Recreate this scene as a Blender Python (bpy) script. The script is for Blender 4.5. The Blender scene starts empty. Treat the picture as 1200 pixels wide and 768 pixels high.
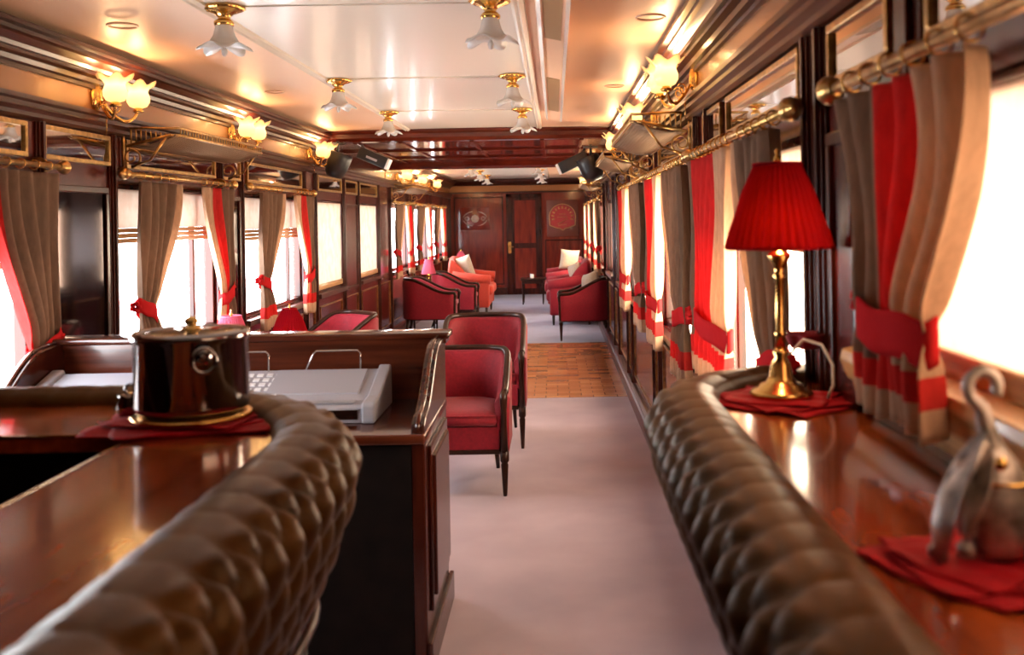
import bpy, bmesh, math, random
from mathutils import Vector, Matrix
random.seed(7)
PI = math.pi
S = bpy.context.scene
COL = S.collection
EYE = 1.5
XL, XR = -2.08, 0.63
YB, YE = -1.6, 19.5
rnd = random.uniform

# ------------------------------------------------------------------ materials
MATS = {}
def new_mat(name):
    m = bpy.data.materials.new(name); m.use_nodes = True
    nt = m.node_tree; nt.nodes.clear()
    out = nt.nodes.new('ShaderNodeOutputMaterial')
    MATS[name] = m
    return m, nt, out
def N(nt, t, **kw):
    n = nt.nodes.new(t)
    for k, v in kw.items():
        if k.startswith('i_'):
            key = k[2:].replace('_', ' ')
            n.inputs[key].default_value = v
        else: setattr(n, k, v)
    return n
def bsdf(nt, out, base, rough=0.5, metal=0.0, coat=0.0, spec=0.5, sheen=0.0):
    b = nt.nodes.new('ShaderNodeBsdfPrincipled')
    if isinstance(base, tuple): b.inputs['Base Color'].default_value = (*base, 1)
    else: nt.links.new(base, b.inputs['Base Color'])
    b.inputs['Roughness'].default_value = rough
    b.inputs['Metallic'].default_value = metal
    b.inputs['Coat Weight'].default_value = coat
    b.inputs['Coat Roughness'].default_value = 0.08
    b.inputs['Specular IOR Level'].default_value = spec
    b.inputs['Sheen Weight'].default_value = sheen
    nt.links.new(b.outputs[0], out.inputs[0])
    return b
def ramp(nt, fac, stops, const=False):
    r = nt.nodes.new('ShaderNodeValToRGB')
    if const: r.color_ramp.interpolation = 'CONSTANT'
    els = r.color_ramp.elements
    while len(els) < len(stops): els.new(0.5)
    for e, (p, c) in zip(els, stops):
        e.position = p; e.color = (*c, 1)
    nt.links.new(fac, r.inputs[0])
    return r.outputs[0]
def bump(nt, b, h, strength=0.3, dist=0.01):
    n = nt.nodes.new('ShaderNodeBump'); n.inputs['Strength'].default_value = strength
    n.inputs['Distance'].default_value = dist
    nt.links.new(h, n.inputs['Height']); nt.links.new(n.outputs[0], b.inputs['Normal'])
def noise(nt, scale=(1,1,1), s=5, detail=4):
    tc = nt.nodes.new('ShaderNodeTexCoord'); mp = nt.nodes.new('ShaderNodeMapping')
    mp.inputs['Scale'].default_value = scale
    nt.links.new(tc.outputs['Object'], mp.inputs[0])
    n = nt.nodes.new('ShaderNodeTexNoise'); n.inputs['Scale'].default_value = s
    n.inputs['Detail'].default_value = detail
    nt.links.new(mp.outputs[0], n.inputs['Vector'])
    return n.outputs['Fac']
def wood(name, dark, light, scale, rough=0.22, coat=0.6, spec=0.4):
    m, nt, out = new_mat(name)
    f = noise(nt, scale, 4, 6)
    c = ramp(nt, f, [(0.3, dark), (0.7, light)])
    b = bsdf(nt, out, c, rough, 0, coat, spec)
    return m
wood('mahogany', (0.016, 0.003, 0.002), (0.062, 0.010, 0.004), (6, 6, 0.7), 0.24, 0.1, 0.3)
wood('mahogany_long', (0.020, 0.004, 0.002), (0.075, 0.014, 0.005), (8, 0.5, 8), 0.28, 0.08, 0.28)
wood('mahogany_x', (0.030, 0.006, 0.003), (0.11, 0.022, 0.009), (0.5, 8, 8), 0.2, 0.35)
wood('panel_wood', (0.045, 0.005, 0.004), (0.105, 0.012, 0.008), (3, 3, 0.5), 0.22, 0.2, 0.35)
wood('bar_top', (0.17, 0.024, 0.006), (0.44, 0.085, 0.017), (5, 0.9, 5), 0.17, 0.5)
wood('soffit_wood', (0.05, 0.006, 0.004), (0.12, 0.016, 0.008), (1, 4, 4), 0.12, 0.5)
wood('end_wood', (0.09, 0.008, 0.005), (0.24, 0.024, 0.010), (3, 3, 0.5), 0.2, 0.6)
wood('chair_wood', (0.014, 0.005, 0.003), (0.038, 0.011, 0.006), (8, 8, 2), 0.3, 0.0, 0.22)
wood('honey_wood', (0.36, 0.17, 0.05), (0.62, 0.34, 0.12), (5, 1, 20), 0.35, 0.3)
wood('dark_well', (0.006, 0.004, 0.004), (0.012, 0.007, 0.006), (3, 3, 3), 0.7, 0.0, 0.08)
def plain(name, col, rough=0.5, metal=0, coat=0, spec=0.5, sheen=0, nz=None):
    m, nt, out = new_mat(name)
    if nz:
        f = noise(nt, (1,1,1), nz[0], 3)
        a = tuple(c*nz[1] for c in col); bcol = tuple(min(1, c*nz[2]) for c in col)
        c = ramp(nt, f, [(0.3, a), (0.7, bcol)])
        b = bsdf(nt, out, c, rough, metal, coat, spec, sheen)
        bump(nt, b, f, 0.15, 0.004)
    else:
        b = bsdf(nt, out, col, rough, metal, coat, spec, sheen)
    return m
plain('brass', (0.74, 0.44, 0.13), 0.22, 1.0)
plain('old_brass', (0.50, 0.29, 0.10), 0.3, 1.0, nz=(40, 0.6, 1.2))
plain('chrome', (0.34, 0.31, 0.31), 0.08, 1.0)
plain('pewter', (0.50, 0.44, 0.41), 0.42, 0.7, nz=(30, 0.35, 1.5))
plain('black', (0.012, 0.012, 0.014), 0.35)
plain('grey_plastic', (0.36, 0.36, 0.41), 0.45)
plain('grey_plastic_dark', (0.34, 0.34, 0.37), 0.4)
plain('key_white', (0.8, 0.8, 0.82), 0.4)
plain('wire_steel', (0.75, 0.72, 0.66), 0.25, 1.0)
plain('lcd', (0.01, 0.004, 0.003), 0.1)
plain('red_fabric', (0.23, 0.004, 0.015), 0.7, 0, 0, 0.3, 0.12, nz=(60, 0.85, 1.15))
plain('orange_fabric', (0.47, 0.045, 0.022), 0.75, 0, 0, 0.3, 0.1, nz=(60, 0.85, 1.15))
plain('cream_fabric', (0.46, 0.37, 0.28), 0.85, 0, 0, 0.3, 0.3, nz=(60, 0.9, 1.1))
plain('napkin_red', (0.42, 0.006, 0.014), 0.75, 0, 0, 0.2, 0.0, nz=(50, 0.85, 1.1))
plain('net_cord', (0.22, 0.13, 0.07), 0.8)
plain('white_cord', (0.75, 0.72, 0.66), 0.5)
plain('glass_mirror', (0.62, 0.58, 0.56), 0.03, 1.0)
plain('dark_mirror', (0.13, 0.10, 0.10), 0.05, 1.0)
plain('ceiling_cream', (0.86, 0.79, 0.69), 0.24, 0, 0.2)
plain('ceiling_side', (0.80, 0.52, 0.345), 0.42)  # cream slopes tinted tan: the sconces' orange glow is put into the colour
plain('grille_tan', (0.34, 0.20, 0.09), 0.6)
plain('frieze_gold', (0.30, 0.115, 0.033), 0.26, 0.2, 0.15)
plain('emblem_silver', (0.66, 0.55, 0.48), 0.3, 0.6)
plain('emblem_gold', (0.75, 0.42, 0.16), 0.35, 0.5)
plain('emblem_red', (0.42, 0.015, 0.015), 0.4)
plain('emblem_back', (0.16, 0.03, 0.014), 0.35, 0, 0.3)
plain('porcelain', (0.85, 0.82, 0.78), 0.25)
plain('white_paper', (0.8, 0.8, 0.78), 0.6)

# leather
m, nt, out = new_mat('leather')
f = noise(nt, (1,1,1), 9, 3)
c = ramp(nt, f, [(0.3, (0.055, 0.019, 0.004)), (0.75, (0.118, 0.045, 0.010))])
b = bsdf(nt, out, c, 0.42, 0, 0.0, 0.24)
b.inputs['Specular Tint'].default_value = (1, .72, .45, 1)
f2 = noise(nt, (1,1,1), 140, 2); bump(nt, b, f2, 0.12, 0.002)
# carpet
m, nt, out = new_mat('carpet')
f = noise(nt, (1,1,1), 2.2, 6)
c = ramp(nt, f, [(0.3, (0.315, 0.235, 0.275)), (0.7, (0.41, 0.31, 0.355))])
b = bsdf(nt, out, c, 0.75, 0, 0, 0.25, 0.2)
f2 = noise(nt, (1,1,1), 320, 2); bump(nt, b, f2, 0.25, 0.004)
m, nt, out = new_mat('carpet_blue')
f = noise(nt, (1,1,1), 2.2, 6)
c = ramp(nt, f, [(0.3, (0.24, 0.25, 0.37)), (0.7, (0.33, 0.34, 0.48))])
b = bsdf(nt, out, c, 0.7, 0, 0, 0.3, 0.2)
# parquet
m, nt, out = new_mat('parquet')
tc = N(nt, 'ShaderNodeTexCoord'); br = N(nt, 'ShaderNodeTexBrick', offset=0.5)
br.inputs['Scale'].default_value = 1.0
br.inputs['Brick Width'].default_value = 0.20; br.inputs['Row Height'].default_value = 0.10
br.inputs['Mortar Size'].default_value = 0.003; br.inputs['Bias'].default_value = 0.0
br.inputs['Color1'].default_value = (0.42, 0.15, 0.055, 1); br.inputs['Color2'].default_value = (0.64, 0.28, 0.12, 1)
br.inputs['Mortar'].default_value = (0.12, 0.04, 0.015, 1)
nt.links.new(tc.outputs['Object'], br.inputs['Vector'])
b = bsdf(nt, out, br.outputs['Color'], 0.2, 0, 0.15)
# curtains: woven stripes run with the cloth (u), hem bands across (v)
def curtain_mat(name, stops, hem_red=True):
    m, nt, out = new_mat(name)
    tc = N(nt, 'ShaderNodeTexCoord'); sp = N(nt, 'ShaderNodeSeparateXYZ')
    nt.links.new(tc.outputs['UV'], sp.inputs[0])
    c1 = ramp(nt, sp.outputs[0], stops, True)
    hem = ramp(nt, sp.outputs[1], [(0.0, (1,1,1)), (0.085, (0,0,0)), (0.16, (1,1,1))], True)
    # three zones along v: cream hem, red band, body
    zone_red = ramp(nt, sp.outputs[1], [(0.0, (0,0,0)), (0.085, (1,1,1)), (0.165, (0,0,0))], True)
    zone_cream = ramp(nt, sp.outputs[1], [(0.0, (1,1,1)), (0.085, (0,0,0))], True)
    mx = N(nt, 'ShaderNodeMixRGB'); nt.links.new(zone_red, mx.inputs[0]); nt.links.new(c1, mx.inputs[1]); mx.inputs[2].default_value = (*RED, 1)
    mx2 = N(nt, 'ShaderNodeMixRGB'); nt.links.new(zone_cream, mx2.inputs[0]); nt.links.new(mx.outputs[0], mx2.inputs[1]); mx2.inputs[2].default_value = (*BEIGE, 1)
    nz = noise(nt, (1,1,0.3), 70, 2)
    mul = N(nt, 'ShaderNodeMixRGB', blend_type='MULTIPLY'); mul.inputs[0].default_value = 0.35
    g = ramp(nt, nz, [(0.35, (0.6,0.6,0.6)), (0.65, (1,1,1))])
    nt.links.new(mx2.outputs[0], mul.inputs[1]); nt.links.new(g, mul.inputs[2])
    d = N(nt, 'ShaderNodeBsdfDiffuse'); t = N(nt, 'ShaderNodeBsdfTranslucent'); mi = N(nt, 'ShaderNodeMixShader')
    mi.inputs[0].default_value = 0.38
    nt.links.new(mul.outputs[0], d.inputs[0]); nt.links.new(mul.outputs[0], t.inputs[0])
    nt.links.new(d.outputs[0], mi.inputs[1]); nt.links.new(t.outputs[0], mi.inputs[2]); nt.links.new(mi.outputs[0], out.inputs[0])
RED = (0.64, 0.045, 0.042); BEIGE = (0.64, 0.43, 0.29); TAUPE = (0.285, 0.18, 0.125)
curtain_mat('curtain_far', [(0.0, BEIGE), (0.36, RED), (0.66, TAUPE)])
curtain_mat('curtain_edge', [(0.0, RED), (0.16, TAUPE), (0.98, TAUPE)])
curtain_mat('curtain_flat', [(0.0, BEIGE), (0.40, RED), (0.92, TAUPE)])
curtain_mat('curtain_near', [(0.0, BEIGE), (0.14, TAUPE), (0.98, TAUPE)])
def translucent(name, col, fac=0.4, rough=None):
    m, nt, out = new_mat(name)
    d = N(nt, 'ShaderNodeBsdfDiffuse'); t = N(nt, 'ShaderNodeBsdfTranslucent'); mi = N(nt, 'ShaderNodeMixShader')
    mi.inputs[0].default_value = fac
    f = noise(nt, (1,1,1), 9, 5)
    a = tuple(min(1, x*1.0) for x in col); bb = tuple(x*y for x, y in zip(col, (0.93, 0.82, 0.78)))
    c = ramp(nt, f, [(0.42, a), (0.62, bb)])
    nt.links.new(c, d.inputs[0]); nt.links.new(c, t.inputs[0])
    nt.links.new(d.outputs[0], mi.inputs[1]); nt.links.new(t.outputs[0], mi.inputs[2]); nt.links.new(mi.outputs[0], out.inputs[0])
translucent('tie_red', (0.62, 0.03, 0.035), 0.3)
translucent('blind_cream', (0.60, 0.47, 0.37), 0.09)
translucent('blind_bright', (0.85, 0.72, 0.62), 0.22)
translucent('shade_red', (0.36, 0.008, 0.010), 0.3)
translucent('shade_pink', (0.66, 0.16, 0.26), 0.35)
# window glass: clear pane with a faint reflection
m, nt, out = new_mat('pane_glass')
t = N(nt, 'ShaderNodeBsdfTransparent'); g = N(nt, 'ShaderNodeBsdfGlossy'); g.inputs['Roughness'].default_value = 0.02
mi = N(nt, 'ShaderNodeMixShader'); mi.inputs[0].default_value = 0.07
nt.links.new(t.outputs[0], mi.inputs[1]); nt.links.new(g.outputs[0], mi.inputs[2]); nt.links.new(mi.outputs[0], out.inputs[0])
# frosted glass, unlit and lit
m, nt, out = new_mat('frosted')
b = bsdf(nt, out, (0.86, 0.84, 0.82), 0.25); b.inputs['Transmission Weight'].default_value = 0.3
m, nt, out = new_mat('lit_glass')
tr = N(nt, 'ShaderNodeBsdfTranslucent'); tr.inputs[0].default_value = (0.9, 0.8, 0.62, 1); gl = N(nt, 'ShaderNodeBsdfGlossy'); gl.inputs['Roughness'].default_value = 0.2
mi = N(nt, 'ShaderNodeMixShader'); mi.inputs[0].default_value = 0.08
nt.links.new(tr.outputs[0], mi.inputs[1]); nt.links.new(gl.outputs[0], mi.inputs[2])
em_ = N(nt, 'ShaderNodeEmission'); ad = N(nt, 'ShaderNodeAddShader')
tc = N(nt, 'ShaderNodeTexCoord'); sp = N(nt, 'ShaderNodeSeparateXYZ'); nt.links.new(tc.outputs['UV'], sp.inputs[0])
ec = ramp(nt, sp.outputs[1], [(0.0, (0.30, 0.11, 0.02)), (0.3, (0.70, 0.36, 0.11)), (0.55, (1.0, 0.75, 0.42)), (0.75, (0.9, 0.55, 0.2)), (1.0, (0.55, 0.30, 0.10))])
nt.links.new(ec, em_.inputs[0]); em_.inputs[1].default_value = 0.55
nt.links.new(mi.outputs[0], ad.inputs[0]); nt.links.new(em_.outputs[0], ad.inputs[1]); nt.links.new(ad.outputs[0], out.inputs[0])
m, nt, out = new_mat('bulb')
b = bsdf(nt, out, (1, 0.9, 0.7), 0.3); b.inputs['Emission Color'].default_value = (1, 0.78, 0.42, 1); b.inputs['Emission Strength'].default_value = 20

# ------------------------------------------------------------------ mesh builder
class MB:
    def __init__(s): s.v = []; s.f = []; s.uv = []; s.sm = []
    def add(s, vs, fs, smooth=False, uvs=None):
        o = len(s.v); s.v += [tuple(p) for p in vs]
        s.f += [tuple(i+o for i in f) for f in fs]; s.sm += [smooth]*len(fs)
        s.uv += list(uvs) if uvs else [(0, 0)]*len(vs)
        return s
    def box(s, x0, x1, y0, y1, z0, z1):
        v = [(x, y, z) for x in (x0, x1) for y in (y0, y1) for z in (z0, z1)]
        return s.add(v, [(0,1,3,2),(4,6,7,5),(0,4,5,1),(2,3,7,6),(0,2,6,4),(1,5,7,3)])
    def rbox(s, x0, x1, y0, y1, z0, z1, r=0.02, seg=3, rot=None):
        bm = bmesh.new(); bmesh.ops.create_cube(bm, size=1)
        for v in bm.verts: v.co = Vector((v.co.x*(x1-x0), v.co.y*(y1-y0), v.co.z*(z1-z0)))
        bmesh.ops.bevel(bm, geom=bm.edges[:], offset=min(r, 0.49*min(x1-x0, y1-y0, z1-z0)), segments=seg, profile=0.5, affect='EDGES')
        c = Vector(((x0+x1)/2, (y0+y1)/2, (z0+z1)/2))
        R = rot if rot else Matrix.Identity(3)
        vs = [tuple(R @ v.co + c) for v in bm.verts]; bm.verts.index_update()
        s.add(vs, [tuple(v.index for v in f.verts) for f in bm.faces], True); bm.free(); return s
    def prism_y(s, prof, y0, y1, smooth=False):     # prof: list of (x,z)
        n = len(prof); v = [(x, y0, z) for x, z in prof] + [(x, y1, z) for x, z in prof]
        f = [(i, (i+1) % n, n+(i+1) % n, n+i) for i in range(n)]
        return s.add(v, f + [tuple(range(n-1, -1, -1)), tuple(range(n, 2*n))], smooth)
    def prism_x(s, prof, x0, x1):     # prof: (y,z)
        n = len(prof); v = [(x0, y, z) for y, z in prof] + [(x1, y, z) for y, z in prof]
        f = [(i, (i+1) % n, n+(i+1) % n, n+i) for i in range(n)]
        return s.add(v, f + [tuple(range(n-1, -1, -1)), tuple(range(n, 2*n))])
    def prism_z(s, poly, z0, z1):
        n = len(poly); v = [(x, y, z0) for x, y in poly] + [(x, y, z1) for x, y in poly]
        f = [(i, (i+1) % n, n+(i+1) % n, n+i) for i in range(n)]
        return s.add(v, f + [tuple(range(n-1, -1, -1)), tuple(range(n, 2*n))])
    def lathe(s, prof, c=(0,0,0), n=24, mod=None, cap=True):  # prof (r,z)
        vs, uv = [], []
        m = len(prof)
        for j, (r, z) in enumerate(prof):
            for i in range(n):
                a = 2*PI*i/n; rr, zz = (r, z) if mod is None else mod(r, z, a, j/(m-1))
                vs.append((c[0]+rr*math.cos(a), c[1]+rr*math.sin(a), c[2]+zz)); uv.append((i/n, j/(m-1)))
        fs = [(j*n+i, j*n+(i+1) % n, (j+1)*n+(i+1) % n, (j+1)*n+i) for j in range(m-1) for i in range(n)]
        if cap:
            if prof[0][0] > 1e-5: fs.append(tuple(range(n-1, -1, -1)))
            if prof[-1][0] > 1e-5: fs.append(tuple((m-1)*n+i for i in range(n)))
        return s.add(vs, fs, True, uv)
    def tube(s, pts, r, n=8, closed=False):
        pts = [Vector(p) for p in pts]; m = len(pts)
        rs = r if isinstance(r, (list, tuple)) else [r]*m
        vs = []; up = None
        for k in range(m):
            a = pts[(k-1) % m] if (closed or k > 0) else pts[k]
            b = pts[(k+1) % m] if (closed or k < m-1) else pts[k]
            t = (b-a).normalized()
            if up is None:
                up = Vector((0,0,1)) if abs(t.z) < 0.9 else Vector((1,0,0))
            sd = t.cross(up).normalized(); up = sd.cross(t).normalized()
            for i in range(n):
                an = 2*PI*i/n
                vs.append(pts[k] + (sd*math.cos(an)+up*math.sin(an))*rs[k])
        segs = m if closed else m-1
        fs = [(k*n+i, k*n+(i+1) % n, ((k+1) % m)*n+(i+1) % n, ((k+1) % m)*n+i) for k in range(segs) for i in range(n)]
        if not closed: fs += [tuple(range(n-1, -1, -1)), tuple((m-1)*n+i for i in range(n))]
        return s.add(vs, fs, True)
    def grid(s, fn, nu, nv, smooth=True, wrap=False):
        vs = []; uv = []
        for j in range(nv+1):
            for i in range(nu+1):
                vs.append(fn(i/nu, j/nv)); uv.append((i/nu, j/nv))
        fs = [(j*(nu+1)+i, j*(nu+1)+i+1, (j+1)*(nu+1)+i+1, (j+1)*(nu+1)+i) for j in range(nv) for i in range(nu)]
        return s.add(vs, fs, smooth, uv)
    def xf(s, M):
        s.v = [tuple(M @ Vector(p)) for p in s.v]; return s
    def build(s, name, mat, parent=None, bevel=0, solid=0, sub=0):
        me = bpy.data.meshes.new(name); me.from_pydata(s.v, [], s.f)
        ul = me.uv_layers.new(name='UVMap')
        for l in me.loops: ul.data[l.index].uv = s.uv[l.vertex_index]
        me.polygons.foreach_set('use_smooth', s.sm)
        me.materials.append(MATS[mat]); me.validate(); me.update()
        bm = bmesh.new(); bm.from_mesh(me); bmesh.ops.recalc_face_normals(bm, faces=bm.faces[:]); bm.to_mesh(me); bm.free()
        o = bpy.data.objects.new(name, me); COL.objects.link(o)
        if parent: o.parent = parent
        if bevel:
            md = o.modifiers.new('bevel', 'BEVEL'); md.width = bevel; md.segments = 2; md.limit_method = 'ANGLE'
        if solid:
            md = o.modifiers.new('thick', 'SOLIDIFY'); md.thickness = solid
        if sub:
            md = o.modifiers.new('sub', 'SUBSURF'); md.levels = sub; md.render_levels = sub
        return o
def tag(o, label, cat, group=None, kind=None):
    o['label'] = label; o['category'] = cat
    if group: o['group'] = group
    if kind: o['kind'] = kind
    return o
def struct(o, label=None):
    o['kind'] = 'structure'
    if label: o['label'] = label
    return o
def thing(name, label, cat, loc=(0,0,0), rz=0, group=None, scale=1):
    o = bpy.data.objects.new(name, None); COL.objects.link(o)
    o.location = loc; o.rotation_euler = (0, 0, rz)
    o.scale = scale if isinstance(scale, tuple) else (scale,)*3
    return tag(o, label, cat, group)
def dup(root, label, loc=None, rz=None, group=None, scale=None):
    def cp(o, par):
        c = o.copy(); COL.objects.link(c)
        if par: c.parent = par
        for ch in list(o.children): cp(ch, c)
        return c
    kids = list(root.children)
    r = root.copy(); COL.objects.link(r)
    for ch in kids: cp(ch, r)
    r['label'] = label
    if loc: r.location = loc
    if rz is not None: r.rotation_euler = (0, 0, rz)
    if group: r['group'] = group
    if scale: r.scale = scale if isinstance(scale, tuple) else (scale,)*3
    return r
def point(name, loc, power, col=(1, 0.62, 0.28), r=0.03):
    l = bpy.data.lights.new(name, 'POINT'); l.energy = power; l.color = col; l.shadow_soft_size = r
    o = bpy.data.objects.new(name, l); COL.objects.link(o); o.location = loc; return o

# ------------------------------------------------------------------ camera
cam = bpy.data.cameras.new('camera'); co = bpy.data.objects.new('camera', cam); COL.objects.link(co)
F = 1150.0
cam.sensor_width = 36; cam.lens = 36*F/1200
co.location = (0, 0, EYE)
roll = 0.018
co.rotation_euler = (PI/2, roll*0, 0)
co.matrix_world = Matrix.Translation((0, 0, EYE)) @ Matrix.Rotation(PI/2, 4, 'X') @ Matrix.Rotation(-roll, 4, 'Z')
# optical axis meets the picture at (650,256)
cam.shift_x = (600-650)/1200; cam.shift_y = (256-384)/1200
cam.dof.use_dof = True; cam.dof.focus_distance = 6.3; cam.dof.aperture_fstop = 3.6
cam.clip_start = 0.02
S.camera = co

# ------------------------------------------------------------------ room
# windows: (y0, y1, sill)
WL = [(2.45, 3.92, .86), (4.66, 6.05, .86), (6.55, 8.1, .86), (8.55, 9.6, .88), (10.4, 11.5, .88), (12.4, 13.8, .86), (14.4, 15.95, .86), (16.5, 17.95, .86)]
WR = [(0.25, 2.0, 1.22), (2.45, 3.9, .86), (4.3, 5.85, .86), (6.3, 7.95, .86), (8.55, 9.6, .88), (10.4, 11.5, .88), (12.4, 13.8, .86), (14.4, 15.95, .86), (16.5, 17.95, .86)]
ZT = 1.70
def side_wall(side):
    left = side == 'left'; X = XL if left else XR; W = WL if left else WR
    a, b_ = (X-0.09, X) if left else (X, X+0.09)
    m = MB(); m.box(a, b_, YB, YE, -0.02, .80); m.box(a, b_, YB, YE, ZT, 2.36)
    prev = YB
    for (y0, y1, s) in W:
        m.box(a, b_, prev, y0, .80, ZT); m.box(a, b_, y0, y1, .80, s); prev = y1
    m.box(a, b_, prev, YE, .80, ZT)
    struct(m.build('wall_'+side, 'panel_wood'), 'red-brown panelled side wall of the carriage')
for sd in ('left', 'right'): side_wall(sd)
struct(MB().box(XL-.09, XR+.09, YB, 8.2, -.05, 0).build('floor', 'carpet'), 'pale lavender carpet by the bar')
fp = MB().box(XL-.09, XR+.09, 8.2, 11.8, -.05, 0.001).build('floor', 'parquet'); struct(fp, 'parquet floor strip'); fp['category'] = 'floor'
fc = MB().box(XL-.09, XR+.09, 11.8, YE+.1, -.05, 0.0).build('floor', 'carpet_blue'); struct(fc, 'blue-grey carpet of the far saloon')
struct(MB().box(XL-.09, XR+.09, YB-.1, YB, -.05, 2.5).build('wall_back', 'mahogany'), 'dark wall behind the camera')
# end wall
struct(MB().box(XL-.09, XR+.09, YE, YE+.1, -.05, 2.5).build('wall_end', 'end_wood'), 'red-brown end wall of the far saloon')

ZC = 2.30; XA, XB2 = -1.27, -0.12; CZ = 2.255
def ceiling_piece(y0, y1):
    m = MB().grid(lambda u, v: (XA+(XB2-XA)*u, y0+(y1-y0)*v, ZC+0.004*math.sin(PI*u)), 12, 1)
    struct(m.build('ceiling', 'ceiling_cream'), 'glossy cream ceiling panel')
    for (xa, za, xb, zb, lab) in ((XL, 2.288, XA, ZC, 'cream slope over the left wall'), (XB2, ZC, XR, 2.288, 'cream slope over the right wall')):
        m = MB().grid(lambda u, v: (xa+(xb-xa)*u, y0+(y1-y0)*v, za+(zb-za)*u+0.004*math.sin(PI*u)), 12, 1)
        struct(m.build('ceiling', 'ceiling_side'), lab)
    for xa in (XA, XB2):
        m = MB().prism_y([(xa-.028, ZC+.01), (xa-.028, ZC-.008), (xa-.016, ZC-.016), (xa-.006, ZC-.006), (xa+.004, ZC-.018), (xa+.02, ZC-.010), (xa+.028, ZC+.01)], y0, y1)
        struct(m.build('trim_9', 'ceiling_cream'), 'cream moulding strip along the ceiling')
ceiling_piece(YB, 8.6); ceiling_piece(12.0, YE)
struct(MB().box(XL-.09, XR+.09, YB-.1, YE+.1, 2.35, 2.40).build('ceiling', 'mahogany'), 'roof shell')
# thin cross joints at the light fittings
for k, y in enumerate((3.62, 5.5, 7.15)):
    struct(MB().box(XA+.03, XB2-.03, y-.006, y+.006, ZC-.002, ZC+.006).build('trim_8', 'ceiling_cream'))
# vestibule soffit and beams
m = MB(); m.box(XL-.05, XR+.05, 8.6, 12.0, 2.20, 2.28)
for x in (-1.75, -1.35, -.72, -.1, .25): m.box(x-.02, x+.02, 8.66, 11.94, 2.185, 2.2)
for y in (9.7, 10.85): m.box(XL, XR, y-.03, y+.03, 2.18, 2.2)
struct(m.build('ceiling', 'soffit_wood', bevel=.004), 'glossy mahogany ceiling over the parquet')
m = MB()
m.prism_x([(8.56, 2.33), (8.56, 2.285), (8.58, 2.265), (8.575, 2.23), (8.60, 2.205), (8.66, 2.195), (8.66, 2.33)], XL-.02, XR+.02)
struct(m.build('trim_1', 'soffit_wood'), 'dark red beam across the ceiling at the end of the bar saloon')
m = MB()
m.prism_x([(11.9, 2.25), (11.9, 2.15), (11.93, 2.125), (12.05, 2.125), (12.09, 2.16), (12.09, 2.33), (12.0, 2.33)], XL-.02, XR+.02)
struct(m.build('trim_2', 'soffit_wood'), 'dark beam across the ceiling before the far saloon')
# end wall cornice
m = MB(); m.prism_x([(YE, 2.3), (YE-.12, 2.3), (YE-.12, 2.26), (YE-.09, 2.22), (YE-.04, 2.18), (YE, 2.17)], XL, XR)
m.box(XL, XR, YE-.03, YE, 2.02, 2.05)
struct(m.build('trim_3', 'mahogany_long'), 'mahogany cornice on the end wall')
struct(MB().box(XL, XR, YE-.015, YE, 2.05, 2.17).build('trim_4', 'frieze_gold'), 'tan frieze on the end wall')

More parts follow.
